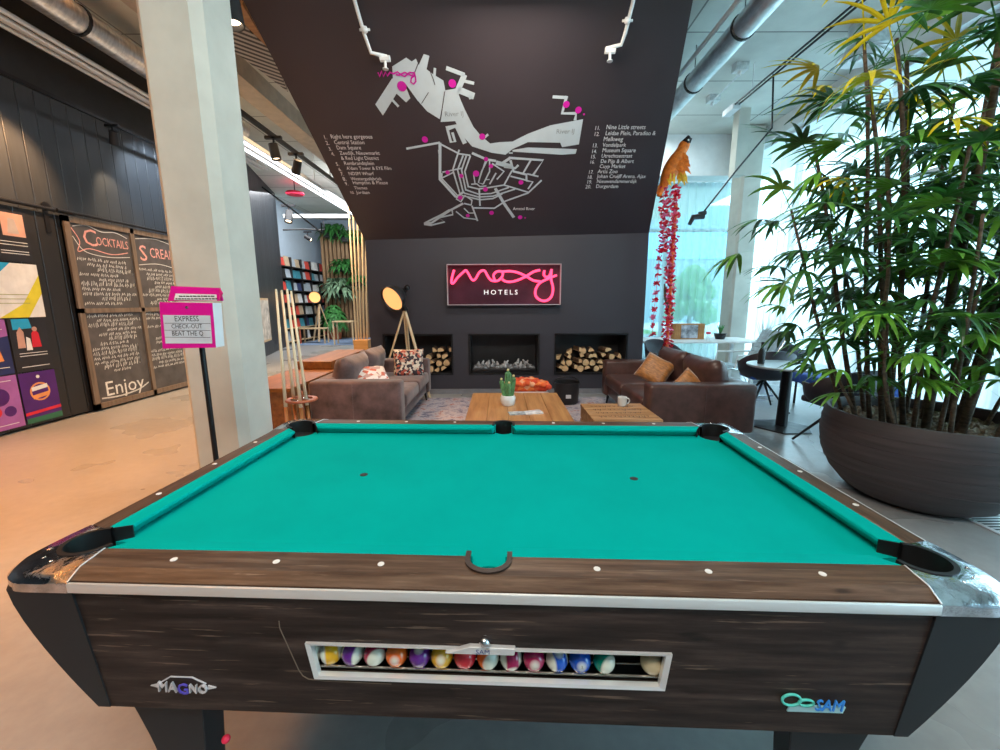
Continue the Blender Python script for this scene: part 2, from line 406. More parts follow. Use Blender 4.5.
# chimney wall with three niches
YW = 6.36
J1, J2 = atY(365, 240, YW), atY(649, 233, YW)
xs = [J1.x, atY(384, 350, YW).x, atY(452.5, 350, YW).x, atY(469, 350, YW).x, atY(539, 350, YW).x, atY(555, 350, YW).x, atY(627, 350, YW).x, J2.x]
z0, z1 = .30, .92
mb = MB(); D = .46
mb.box((xs[0], YW, 0), (xs[7], YW+D, z0))
for i in (0, 2, 4, 6): mb.box((xs[i], YW, z0), (xs[i+1], YW+D, z1))
mb.prism([(xs[0], YW, z1), (xs[7], YW, z1), (xs[7], YW, J2.z), (xs[0], YW, J1.z)], (0, D, 0))
mb.box((xs[0], YW+D, 0), (xs[7], YW+1.0, 2.33))
chim = struct(mb.build('wall_fireplace', m_wall))
mbn = MB(); t = .02
for i in (1, 3, 5):
    a, b_ = xs[i], xs[i+1]
    mbn.box((a, YW+.01, z0), (a+t, YW+D, z1)); mbn.box((b_-t, YW+.01, z0), (b_, YW+D, z1))
    mbn.box((a, YW+.01, z0), (b_, YW+D, z0+t)); mbn.box((a, YW+.01, z1-t), (b_, YW+D, z1)); mbn.box((a, YW+D-t, z0), (b_, YW+D, z1))
mbn.build('niche_lining', m_black, chim)
mbf = MB(); fr = .022
for i in (1, 3, 5):
    a, b_ = xs[i]-.01, xs[i+1]+.01
    mbf.box((a, YW-.006, z0), (a+fr, YW+.02, z1)); mbf.box((b_-fr, YW-.006, z0), (b_, YW+.02, z1))
    mbf.box((a, YW-.006, z0-.01), (b_, YW+.02, z0+.014)); mbf.box((a, YW-.006, z1-.014), (b_, YW+.02, z1+.01))
mbf.build('niche_frame', m_blackmetal, chim)
mb = MB(); mb.box((xs[0]-.02, YW-.05, 0), (xs[7], YW, .07)); struct(mb.build('baseboard_fireplace', M('grey_plinth', (.20, .20, .22), .5)))
mb = MB(); mb.box((xs[0]-.06, YW+.30, 0), (xs[0], YW+.42, HC)); struct(mb.build('trim_1', m_white))
mb = MB(); mb.box((xs[7], YW+.30, 0), (xs[7]+.10, YW+.42, HC)); struct(mb.build('trim_2', m_white))

# slanted hood (underside of a stair) above the fireplace wall
T1 = atY(243, 0, 4.42)
HN = (J2-J1).cross(T1-J1).normalized()
if HN.y > 0: HN = -HN
T2 = atP(693, 0, J1, HN)
k1 = (HC-J1.z)/(T1.z-J1.z); k2 = (HC-J2.z)/(T2.z-J2.z)
U1 = J1+(T1-J1)*k1; U2 = J2+(T2-J2)*k2
mb = MB()
v = [J1, J2, U2, U1, Vector((J1.x, YW+1, J1.z)), Vector((J2.x, YW+1, J2.z)), Vector((J2.x, YW+1, HC)), Vector((J1.x, YW+1, HC))]
vs = [mb.bm.verts.new(p) for p in v]
for q in ((0, 1, 2, 3), (4, 5, 6, 7), (0, 1, 5, 4), (3, 2, 6, 7), (0, 3, 7, 4), (1, 2, 6, 5)): mb.bm.faces.new([vs[i] for i in q])
hood = struct(mb.build('wall_slanted', m_hood))
HXD = (J2-J1).normalized(); HYD = HN.cross(HXD).normalized()
if HYD.z < 0: HYD = -HYD
def H(px, py, lift=.004): return atP(px, py, J1, HN)+HN*lift

# --- harbour and canal map on the hood (traced in two crops)
def c5(x, y): return (360+x/3.573, 30+y/3.573)
def c6(x, y): return (400+x/6.25, 120+y/6.25)
mb = MB()
for poly in [
    [(115, 130), (165, 98), (185, 112), (200, 102), (210, 125), (228, 85), (248, 92), (238, 140), (262, 158), (298, 180), (305, 215), (285, 318), (240, 290), (205, 250), (165, 195), (118, 175)],
    [(115, 172), (55, 265), (82, 305), (130, 228), (162, 195)],
    [(150, 200), (130, 226), (165, 258), (180, 243), (165, 205)],
    [(305, 215), (345, 208), (360, 250), (375, 285), (405, 345), (430, 375), (465, 405), (500, 400), (520, 445), (470, 438), (400, 415), (365, 375), (340, 325), (288, 328)],
    [(500, 400), (545, 398), (600, 370), (680, 340), (797, 318), (782, 408), (722, 418), (715, 402), (600, 400), (545, 425), (520, 445)],
    [(545, 428), (600, 419), (775, 425), (770, 442), (720, 445), (545, 434)],
]: mb.face([H(*c5(*p)) for p in poly])
def S5(pts, w): stroke(mb, [H(*c5(*p)) for p in pts], w*.0044, HN, .001)
def S6(pts, w): stroke(mb, [H(*c6(*p)) for p in pts], w*.0025, HN, .001)
for pts, w in [([(308, 135), (374, 160)], 9), ([(374, 158), (345, 225)], 13), ([(366, 180), (408, 190)], 7), ([(350, 212), (408, 236)], 15), ([(392, 230), (396, 246)], 8),
               ([(268, 135), (266, 165)], 6), ([(112, 245), (138, 273)], 6), ([(688, 238), (740, 241)], 7), ([(738, 235), (722, 297), (772, 297), (768, 322)], 8),
               ([(308, 352), (345, 342), (375, 405)], 12), ([(312, 352), (325, 400), (340, 398), (330, 365)], 7), ([(435, 392), (458, 372)], 6)]: S5(pts, w)
for pts, w in [
    ([(40, 178), (250, 140)], 10), ([(250, 140), (250, 370), (350, 480)], 14), ([(255, 150), (370, 210), (440, 220)], 8), ([(370, 185), (330, 310), (375, 460)], 8),
    ([(395, 220), (360, 310), (395, 450)], 8), ([(415, 222), (385, 310), (412, 440)], 8), ([(440, 222), (405, 320), (428, 420)], 8),
    ([(265, 325), (385, 300)], 7), ([(265, 360), (335, 325)], 7), ([(262, 330), (262, 365), (360, 470)], 7),
    ([(428, 415), (490, 430), (560, 420), (650, 405), (800, 450)], 8), ([(412, 435), (490, 462), (570, 458), (680, 420)], 8), ([(400, 455), (490, 480), (580, 475), (720, 430)], 8),
    ([(385, 470), (500, 497), (580, 490), (640, 460)], 8), ([(350, 485), (400, 445)], 12), ([(350, 490), (380, 510), (405, 470), (450, 500), (445, 530), (400, 520)], 9),
    ([(395, 520), (310, 565), (200, 640), (150, 645)], 12), ([(310, 560), (260, 590), (160, 640)], 10), ([(200, 655), (280, 635), (240, 610), (330, 590), (325, 560)], 10), ([(150, 648), (200, 655)], 16),
    ([(350, 570), (400, 610), (480, 620)], 7), ([(400, 550), (430, 580), (460, 580)], 7), ([(450, 535), (485, 630)], 9), ([(460, 548), (590, 550), (660, 505), (800, 455), (885, 375)], 9),
    ([(595, 425), (650, 520), (712, 608)], 16), ([(495, 430), (500, 535)], 9), ([(450, 205), (540, 245), (600, 255)], 12), ([(545, 250), (510, 320), (490, 390)], 7),
    ([(560, 255), (560, 320), (520, 400)], 7), ([(535, 250), (490, 390), (520, 400)], 6), ([(445, 400), (480, 398), (500, 415), (540, 410)], 7), ([(460, 340), (470, 400)], 6), ([(575, 270), (650, 320), (605, 370)], 8),
    ([(600, 330), (560, 400)], 8), ([(560, 370), (530, 372)], 5), ([(700, 315), (650, 405)], 8), ([(680, 235), (895, 250), (830, 345)], 12), ([(820, 245), (770, 330)], 9), ([(690, 250), (710, 320), (790, 340), (790, 380)], 12),
    ([(795, 335), (865, 352)], 8), ([(690, 350), (790, 375)], 8), ([(790, 378), (830, 385), (800, 430)], 9), ([(600, 265), (700, 290)], 22), ([(630, 275), (690, 235)], 14), ([(650, 290), (720, 300), (740, 280)], 12), ([(680, 205), (705, 205)], 6),
    ([(245, 185), (248, 210)], 12)]: S6(pts, w)
mb.build('map_graphic', m_mapg, hood)
mb = MB()
for (x, y, r) in [(150, 200, 11), (330, 190, 9), (232, 390, 8), (437, 380, 8), (737, 265, 8), (780, 285, 8), (450, 460, 6), (415, 512, 9), (468, 485, 6), (448, 568, 7), (575, 543, 7), (358, 598, 7), (385, 662, 6), (470, 652, 7), (572, 668, 7), (313, 508, 6), (362, 520, 6)]:
    disc(mb, H(*c5(x, y), .008), r*.0046, HN)
sc = [(65, 150), (70, 165), (78, 145), (84, 165), (92, 148), (98, 163), (108, 150), (120, 155), (135, 148), (145, 158), (160, 165), (178, 150), (195, 152), (185, 162), (160, 150), (140, 160), (128, 158)]
stroke(mb, [H(*c5(*p)) for p in sc], .016, HN, .006)
stroke(mb, [H(*c5(*p)) for p in [(192, 148), (198, 165), (200, 182), (192, 192), (182, 185), (184, 170), (196, 160)]], .016, HN, .006)
for (x, y) in [(800, 300), (590, 670)]: disc(mb, H(*c5(x, y), .008), .012, HN, 8)
mb.build('map_markers', m_mapp, hood)
mb = MB()
for pts in [[(250, 145), (262, 175), (268, 195)], [(208, 118), (196, 150)], [(245, 222), (220, 262)], [(303, 218), (288, 318)]]: stroke(mb, [H(*c5(*p)) for p in pts], .008, HN, .003)
mb.build('map_linework', m_seam, hood)
for x_, y_ in ((303, 308), (700, 370)):
    mb = MB(); put_text(mb, 'River IJ', H(*c5(x_, y_), .006), HXD, HYD, size=.075); mb.build('river_name', M('grey_vinyl', (.25, .29, .31), .5) if x_ == 303 else bpy.data.materials['grey_vinyl'], hood)
mb = MB()
def ht(s, x0, x1, y): put_text(mb, s, H(x0, y), H(x1, y)-H(x0, y), HYD, width=(H(x1, y)-H(x0, y)).length, ysc=1.12)
def c7(x, y): return (320+x/8.82, 120+y/8.82)
def c8(x, y): return (580+x/8.33, 110+y/8.33)
for s, x0, x1, y in [('1.', 36, 66, 168), ('Right here gorgeous', 98, 465, 162), ('2.', 56, 86, 218), ('Central Station', 128, 395, 212), ('3.', 80, 108, 268), ('Dam Square', 150, 366, 258), ('4.', 105, 132, 312), ('Zeedijk, Nieuwmarkt', 178, 530, 305),
                     ('& Red Light District', 190, 522, 350), ('5.', 145, 172, 402), ('Rembrandtplein', 215, 480, 395), ('6.', 168, 194, 448), ("A'dam Tower & EYE Film", 238, 632, 438), ('7.', 186, 214, 490), ('NDSM Wharf', 255, 478, 485),
                     ('8.', 205, 236, 535), ('Westergasfabriek', 275, 548, 530), ('9.', 225, 252, 575), ('Hampton & Please', 292, 600, 565), ('Themes', 305, 420, 610), ('10.', 268, 306, 650), ('Jordaan', 325, 440, 650)]:
    a = c7(x0, y); b_ = c7(x1, y); ht(s, a[0], b_[0], a[1])
for s, x0, x1, y in [('11.', 118, 165, 165), ('Nine Little streets', 215, 542, 158), ('12.', 112, 160, 215), ('Leidse Plein, Paradiso &', 208, 626, 208), ('Melkweg', 192, 355, 258), ('13.', 98, 145, 310), ('Vondelpark', 185, 380, 305), ('14.', 92, 138, 358),
                     ('Museum Square', 182, 460, 350), ('15.', 84, 130, 402), ('Utrechtsestraat', 175, 432, 395), ('16.', 78, 120, 445), ('De Pijp & Albert', 168, 445, 440), ('Cuyp Market', 160, 375, 482), ('17.', 66, 110, 530), ('Artis Zoo', 145, 310, 525),
                     ('18.', 56, 102, 572), ('Johan Cruijff Arena, Ajax', 140, 545, 565), ('19.', 52, 98, 612), ('Nieuwendammerdijk', 136, 470, 606), ('20.', 42, 90, 652), ('Durgerdam', 130, 315, 648)]:
    a = c8(x0, y); b_ = c8(x1, y); ht(s, a[0], b_[0], a[1])
a = c6(705, 562); b_ = c6(842, 562); ht('Amstel River', a[0], b_[0], a[1])
mb.build('map_lettering', m_lett, hood)

# sprinkler pipes on the hood
def HO(px, py, h=.07): return H(px, py, h)
for k, (pts, cl, head, lab) in enumerate([
    ([(352, -18), (357, 2), (365, 30), (372, 50), (388, 54)], (366, 27), (386, 56), 'white sprinkler pipe bending towards the map at the left of the slanted wall'),
    ([(635, -18), (631, 2), (624, 30), (620, 42), (605, 46)], (626, 18), (609, 48), 'white sprinkler pipe hooking left, on the right half of the slanted wall')]):
    r0 = thing('sprinkler_pipe', lab, 'pipe', H(*pts[0]), group='sprinkler pipes on the slanted wall')
    o_ = Vector(r0.location)
    P = [HO(*p)-o_ for p in pts]
    MB().tube(P, .018, 10).build('pipe', m_white, r0, smooth='all')
    mb = MB(); c = H(*cl)-o_; mb.tube([c, c+HN*.075], .012, 8); mb.ball(c+HN*.07, .032, 2); mb.tube([c+HN*.07-HXD*.05, c+HN*.07+HXD*.05], .012, 8); mb.build('pipe_clamp', m_white, r0, smooth='all')
    mb = MB(); c = HO(*head)-o_; mb.tube([c+HN*.0, c-Vector((0, 0, .09))], .014, 8); mb.tube([c-HXD*.05, c+HXD*.05], .03, 8); mb.lathe([(.001, 0), (.03, -.01), (.03, -.018), (.001, -.02)], c-Vector((0, 0, .08)), 12)
    mb.build('sprinkler_head', m_white, r0, smooth=40)

# ================================================================== POOL TABLE
# table space: u along the long side 0..1.92, v across 0..0.96 between the cushion noses
TY = -.0414766
def tw(u, v, z=0):
    x, y = u-1.02311, v+.91419; c, s = math.cos(TY), math.sin(TY)
    return Vector((x*c-y*s, x*s+y*c, z))
PT = thing('pool_table', 'large pool table with green cloth, dark wood rails and chrome corners', 'pool table', tw(.96, .48, 0), TY)
CU, CV = .96, .48
OU0, OU1, OV0, OV1 = -.135, 2.075, -.145, 1.105       # outer edge of the rails
ZT = .82
def arc(cx, cy, r, a0, a1, n): return [(cx+r*math.cos(math.radians(a0+(a1-a0)*i/n)), cy+r*math.sin(math.radians(a0+(a1-a0)*i/n))) for i in range(n+1)]
# bed: flat cloth with bites for the corner and middle pockets
bed = []
def bite(cx, cy, r, a0, a1, n=10): return arc(cx, cy, r, a0, a1, n)
bed += [(.05, -.045)] + [(.96-.046, -.045)] + arc(.96, -.062, .040, 155, 25, 10) + [(.96+.046, -.045), (1.87, -.045)]
bed += bite(1.935, -.015, .062, 205, 65) + [(1.965, .05), (1.965, .91)] + bite(1.935, .975, .062, 295, 155) + [(1.87, 1.005)]
bed += [(1.006, 1.005)] + arc(.96, 1.022, .040, -25, -155, 10) + [(.914, 1.005), (.05, 1.005)]
bed += bite(-.015, .975, .062, 385, 245) + [(-.045, .91), (-.045, .05)] + bite(-.015, -.015, .062, 115, -25)
mb = MB(); mb.prism([(u-CU, v-CV, .745) for u, v in bed], (0, 0, .035)); mb.build('playing_bed', m_cloth, PT)
for (u, v) in ((.467, .494), (1.439, .492)):
    mb = MB(); mb.lathe([(.010, 0), (.014, 0), (.014, .0012), (.010, .0012)], (u-CU, v-CV, .780), 20); o = mb.build('spot_marker', m_ink, PT)
    mb = MB(); mb.lathe([(.0, .0), (.0085, 0), (.0085, .001), (0, .001)], (u-CU, v-CV, .780), 16); mb.build('spot_centre', m_pearl, o)
# cushions: six wedge-shaped cloth strips
def cushion(p0, p1, b0, b1, out):
    """nose line p0->p1, back line b0->b1"""
    mb = MB()
    A = [Vector((p0[0]-CU, p0[1]-CV, ZT-.004)), Vector((p1[0]-CU, p1[1]-CV, ZT-.004)), Vector((b1[0]-CU, b1[1]-CV, ZT+.001)), Vector((b0[0]-CU, b0[1]-CV, ZT+.001))]
    o = Vector((*out, 0))
    B = [A[0]+o*.022-Vector((0, 0, .034)), A[1]+o*.022-Vector((0, 0, .034)), A[2]-Vector((0, 0, .04)), A[3]-Vector((0, 0, .04))]
    N = [A[0]-o*.002-Vector((0, 0, .008)), A[1]-o*.002-Vector((0, 0, .008))]
    vs = [mb.bm.verts.new(p) for p in A+B+N]
    for q in ((0, 1, 2, 3), (0, 8, 9, 1), (8, 4, 5, 9), (4, 7, 6, 5), (3, 2, 6, 7), (0, 3, 7, 4, 8), (1, 9, 5, 6, 2)): mb.bm.faces.new([vs[i] for i in q])
    mb.build('cushion', m_cloth, PT, bev=.002)
for (a, b_) in ((.072, .905), (1.015, 1.848)):
    e0 = .03 if a < .5 else .018; e1 = .018 if a < .5 else .03
    cushion((a, 0), (b_, 0), (a-e0, -.044), (b_+e1, -.044), (0, -1))
    cushion((a, .96), (b_, .96), (a-e0, 1.004), (b_+e1, 1.004), (0, 1))
cushion((0, .072), (0, .888), (-.044, .042), (-.044, .918), (-1, 0))
cushion((1.92, .072), (1.92, .888), (1.964, .042), (1.964, .918), (1, 0))
# wood rails: flat inner part, slope outward
def rail_long(name, flip):
    f = (lambda u, v: (u-CU, (v if not flip else .96-v)-CV))
    mb = MB(); U = [(.96-.052, -.043)]+arc(.96, -.058, .052, 165, 375, 14)+[(.96+.052, -.043)]
    U = [(.96-.052, -.043)]+[(.96+.052*math.cos(math.radians(180+180*i/14)), -.058+.048*math.sin(math.radians(180+180*i/14))) for i in range(15)]+[(.96+.052, -.043)]
    poly = [(.036, -.043)]+U+[(1.884, -.043), (1.870, -.112), (.050, -.112)]
    mb.prism([(*f(u, v), ZT-.04) for u, v in poly], (0, 0, .04))
    a = [f(.050, -.112), f(1.870, -.112), f(1.862, -.143), f(.058, -.143)]
    mb.hexa([(*a[i], ZT-.04) for i in range(4)], [(*a[0], ZT), (*a[1], ZT), (*a[2], ZT-.013), (*a[3], ZT-.013)])
    o = mb.build(name, m_railw, PT)
    for i in (1, 2, 3, 5, 6, 7):
        p = f(i*.24, -.081); m2 = MB(); m2.lathe([(0, 0), (.0075, 0), (.0075, .0012), (0, .0012)], (*p, ZT), 16); m2.build('sight_marker', m_pearl, o)
    return o
def rail_side(name, flip):
    f = (lambda u, v: ((u if not flip else 1.92-u)-CU, v-CV))
    mb = MB(); poly = [(-.043, .036), (-.043, .924), (-.100, .898), (-.100, .062)]
    mb.prism([(*f(u, v), ZT-.04) for u, v in poly], (0, 0, .04))
    a = [f(-.100, .062), f(-.100, .898), f(-.122, .890), f(-.122, .070)]
    mb.hexa([(*a[i], ZT-.04) for i in range(4)], [(*a[0], ZT), (*a[1], ZT), (*a[2], ZT-.016), (*a[3], ZT-.016)])
    o = mb.build(name, m_railwy, PT)
    for i in (1, 2, 3):
        p = f(-.078, i*.24); m2 = MB(); m2.lathe([(0, 0), (.0075, 0), (.0075, .0012), (0, .0012)], (*p, ZT), 16); m2.build('sight_marker', m_pearl, o)
for nm, fl in (('front_rail', False), ('back_rail', True)): rail_long(nm, fl)
for nm, fl in (('end_rail', False), ('end_rail', True)): rail_side(nm, fl)
# aluminium edge trim between the corner castings
for (a, b_) in (((.057, OV0), (1.863, OV0)), ((.057, OV1), (1.863, OV1))):
    s = -1 if a[1] < 0 else 1
    mb = MB(); mb.box((a[0]-CU, min(a[1], a[1]+s*.008)-CV, .783), (b_[0]-CU, max(a[1], a[1]+s*.008)-CV, .806), bev=.003); mb.build('edge_trim', m_alu, PT, smooth=40)
for u, s in ((-.122, -1), (2.042, 1)):
    mb = MB(); mb.box((min(u, u+s*.008)-CU, .068-CV, .783), (max(u, u+s*.008)-CU, .892-CV, .806), bev=.003); mb.build('edge_trim', m_alu, PT, smooth=40)
# chrome corner castings with round pockets
m_cast = M('ornate_chrome_casting', (.62, .62, .66), .10, metal=1, var=.35, scale=22, bmp=.35)
for ci, (fu, fv) in enumerate(((0, 0), (1, 0), (1, 1), (0, 1))):
    def f(u, v, z, fu=fu, fv=fv): return ((1.92-u if fu else u)-CU, (.96-v if fv else v)-CV, z)
    outer = [(.071, -.151)]+arc(-.058, -.066, .085, -90, -180, 9)+[(-.143, .069)]
    outer = [(.058, -.151), (0, -.151)]+arc(-.050, -.072, .079, -90, -180, 9)+[(-.129, .069)]
    inner = [(-.043, .040)]+arc(-.018, -.018, .063, 113, 337, 14)+[(.040, -.043)]
    mid = []
    n = len(inner)
    # ring of quads: outer low edge, shoulder, top, pocket lip
    def resample(P, n):
        L = [0]
        for a, b_ in zip(P, P[1:]): L.append(L[-1]+math.dist(a, b_))
        out = []
        for i in range(n):
            t = L[-1]*i/(n-1); k = max(j for j in range(len(L)) if L[j] <= t+1e-9); k = min(k, len(P)-2)
            w = (t-L[k])/(L[k+1]-L[k]) if L[k+1] > L[k] else 0
            out.append((P[k][0]*(1-w)+P[k+1][0]*w, P[k][1]*(1-w)+P[k+1][1]*w))
        return out
    n = 22; O_ = resample(outer, n)[::-1]; I_ = resample(inner, n)
    O_ = resample(outer[::-1], n)
    sh = [(o_[0]*.78+i_[0]*.22, o_[1]*.78+i_[1]*.22) for o_, i_ in zip(O_, I_)]
    rows = [[f(*p, .782) for p in O_], [f(*p, .800) for p in O_], [f(p[0]*.97+s_[0]*.03, p[1]*.97+s_[1]*.03, .805) for p, s_ in zip(O_, sh)], [f(*p, ZT-.003) for p in sh], [f(*p, ZT+.002) for p in I_], [f(*p, ZT-.04) for p in I_]]
    mb = MB(); R_ = [[mb.bm.verts.new(p) for p in row] for row in rows]
    for A, B in zip(R_, R_[1:]):
        for i in range(n-1): mb.bm.faces.new((A[i], A[i+1], B[i+1], B[i]))
    cast = mb.build('corner_casting', m_cast, PT, smooth=50)
    mb = MB(); mb.tube([f(.0585, -.150, .808), f(.050, -.112, ZT+.0005), f(.038, -.043, ZT+.001)], .0016, 6); mb.build('seam_strip', m_alu, cast)
    # raised leaf scrolls
    mb = MB()
    for k in range(3):
        pts = []
        for j in range(9):
            t = j/8; a = math.radians(225+(k-1)*26); r = .078+.045*t*(1-.2*abs(k-1)); w = .012*math.sin(t*PI*1.5+k)
            pts.append(f(-.018+r*math.cos(a)-w*math.sin(a), -.018+r*math.sin(a)+w*math.cos(a), ZT-.001-.012*t))
        mb.tube(pts, [.004*(1-.6*j/8) for j in range(9)], 6)
    mb.build('casting_scroll', m_chrome, cast, smooth='all')
    # pocket liner
    mb = MB(); A0, A1 = 100, 350
    a = arc(-.018, -.018, .063, A0, A1, 20); b2 = arc(-.018, -.018, .053, A0, A1, 20)
    rows = [[f(*p, .70) for p in a], [f(*p, ZT+.004) for p in a], [f(*p, ZT+.004) for p in b2], [f(*p, .64) for p in b2]]
    R_ = [[mb.bm.verts.new(p) for p in row] for row in rows]
    for A, B in zip(R_, R_[1:]):
        for i in range(20): mb.bm.faces.new((A[i], A[i+1], B[i+1], B[i]))
    # dark cup below and the facing that closes the mouth sides
    full = arc(-.018, -.018, .063, 0, 360, 24)[:-1]
    mb.face([f(*p, .66) for p in full])
    for i in range(24): p, q = full[i], full[(i+1) % 24]; mb.face([f(*p, .66), f(*q, .66), f(*q, .742), f(*p, .742)])
    mb.build('pocket', m_rubber, PT, smooth=40)
    for q in ([(-.0445, .0405), (-.001, .0705)], [(.0405, -.0445), (.0705, -.001)]):
        if fv == 0 and q[0][0] > 0: continue
        (a, b_), (c_, d_) = q; zz = (ZT, ZT-.005)
        mb = MB(); e = -.0025 if a < 0 else 0; g_ = 0 if a < 0 else -.0025
        mb.hexa([f(a, b_, .779), f(c_, d_, .779), f(c_+g_, d_+e, .779), f(a+g_, b_+e, .779)], [f(a, b_, zz[0]), f(c_, d_, zz[1]), f(c_+g_, d_+e, zz[1]), f(a+g_, b_+e, zz[0])])
        mb.build('pocket_facing', m_rubber, PT)
# middle pockets
for fl in (0, 1):
    def f(u, v, z, fl=fl): return (u-CU, (.96-v if fl else v)-CV, z)
    def U(r, rv): return [(.96-r, -.030)]+[(.96+r*math.cos(math.radians(180+180*i/18)), -.058+rv*math.sin(math.radians(180+180*i/18))) for i in range(19)]+[(.96+r, -.030)]
    a, b2 = U(.0535, .0505), U(.042, .036)
    rows = [[f(*p, ZT-.03) for p in a], [f(*p, ZT+.005) for p in a], [f(*p, ZT+.005) for p in b2], [f(*p, .66) for p in b2]]
    mb = MB(); R_ = [[mb.bm.verts.new(p) for p in row] for row in rows]
    for A, B in zip(R_, R_[1:]):
        for i in range(20): mb.bm.faces.new((A[i], A[i+1], B[i+1], B[i]))
    mb.face([R_[0][0].co, R_[1][0].co, R_[2][0].co, R_[3][0].co]); mb.face([R_[0][-1].co, R_[1][-1].co, R_[2][-1].co, R_[3][-1].co])
    mb.build('pocket', m_liner if not fl else m_rubber, PT, smooth=40)
    mb = MB(); mb.lathe([(.05, .06), (.05, 0), (.001, 0)], f(.96, -.062, .66), 20); mb.build('pocket_cup', m_rubber, PT)
# cabinet
m_corner = M('black_corner_laminate', (.010, .012, .015), .55, var=.15)
ZB = .487
WT, WB = .673, .584      # ball window top / bottom
yv = -.142
w4 = [(.567, WT), (1.349, WT), (1.339, WB), (.581, WB)]
o4 = [(.058, .785), (1.862, .785), (1.838, ZB), (.094, ZB)]
for dv, nm in ((0, 'front_apron'),):
    mb = MB()
    P = lambda p, y: (p[0]-CU, y-CV, p[1])
    for i in range(4):
        j = (i+1) % 4
        mb.hexa([P(o4[i], yv), P(o4[j], yv), P(w4[j], yv), P(w4[i], yv)], [P(o4[i], yv+.02), P(o4[j], yv+.02), P(w4[j], yv+.02), P(w4[i], yv+.02)])
    apron = mb.build(nm, m_apron, PT)
mb = MB(); mb.hexa([(.094-CU, 1.07-CV, ZB), (1.838-CU, 1.07-CV, ZB), (1.838-CU, 1.09-CV, ZB), (.094-CU, 1.09-CV, ZB)], [(.07-CU, 1.07-CV, .785), (1.85-CU, 1.07-CV, .785), (1.85-CU, 1.09-CV, .785), (.07-CU, 1.09-CV, .785)]); mb.build('back_apron', m_apron, PT)
for s in (0, 1):
    g = (lambda u: (1.92-u if s else u)-CU)
    mb = MB(); mb.hexa([(g(.055), .06-CV, ZB), (g(.075), .06-CV, ZB), (g(.075), .90-CV, ZB), (g(.055), .90-CV, ZB)], [(g(-.115), .06-CV, .785), (g(-.095), .06-CV, .785), (g(-.095), .90-CV, .785), (g(-.115), .90-CV, .785)]); mb.build('end_apron', m_apron, PT)
# seam line of the service door
mb = MB(); L = [(.512, .722), (.512, .705), (.545, .60), (.553, .586), (.565, .578), (.60, .575), (.75, .573)]
mb.tube([(u-CU, yv-.0005-CV, z) for u, z in L], .0012, 5); mb.build('service_door_edge', M('gap_line', (.14, .10, .07), .6), apron)
for ci, (fu, fv) in enumerate(((0, 0), (1, 0), (1, 1), (0, 1))):
    def f(u, v, z, fu=fu, fv=fv): return ((1.92-u if fu else u)-CU, (.96-v if fv else v)-CV, z)
    mb = MB(); rows = []
    for k in range(9):
        t = k/8; z = .784-(.784-ZB)*t; e = (t**1.35)
        uo = -.112+.178*e*.98; ui = .059+.036*t; vo = -.147+.003*t; vi = .06+.0*t
        c = .02*(1-t)+.004
        rows.append([f(ui, vo, z), f(uo+c, vo, z), f(uo, vo+c, z), f(uo, vi, z), f(ui, vi, z-.05*(1-t))])
    R_ = [[mb.bm.verts.new(p) for p in row] for row in rows]
    for A, B in zip(R_, R_[1:]):
        for i in range(5): mb.bm.faces.new((A[i], A[(i+1) % 5], B[(i+1) % 5], B[i]))
    mb.bm.faces.new(R_[0]); mb.bm.faces.new(R_[-1])
    mb.build('corner_post', m_corner, PT, smooth=25)
    # leg: broad tapered pedestal with inward curve and foot
    mb = MB(); rows = []
    for k in range(9):
        t = k/8; z = ZB+.005-(ZB-.03)*t; a = .108+.07*math.sin(min(t*1.5, 1)*PI/2); b2 = .292-.03*t
        rows.append([f(a, -.118, z), f(b2, -.118, z), f(b2-.03, -.01-.01*t, z), f(a+.02, -.01-.01*t, z)])
    R_ = [[mb.bm.verts.new(p) for p in row] for row in rows]
    for A, B in zip(R_, R_[1:]):
        for i in range(4): mb.bm.faces.new((A[i], A[(i+1) % 4], B[(i+1) % 4], B[i]))
    mb.bm.faces.new(R_[0]); mb.bm.faces.new(R_[-1])
    lg = mb.build('leg', m_corner, PT, bev=.004)
    mb = MB(); mb.lathe([(.03, 0), (.035, .01), (.012, .02), (.012, .05)], f(.22, -.07, 0), 16); mb.build('levelling_foot', m_chrome, lg, smooth=40)
kp = atY(226, 739, .845)
mb = MB(); mb.ball((0, 0, 0), .010, 2); kn = mb.build('red_knob', m_red, smooth='all'); kn.parent = PT; kn.matrix_parent_inverse = (Matrix.Translation(PT.location) @ RZ(TY)).inverted(); kn.location = kp
mb = MB(); mb.box((.095-CU, -.125-CV, ZB), (1.83-CU, 1.07-CV, ZB+.02)); mb.build('cabinet_floor', m_corner, PT)
mb = MB(); mb.box((-.02-CU, .02-CV, .715), (1.94-CU, .94-CV, .744)); mb.build('slate_frame', m_corner, PT)
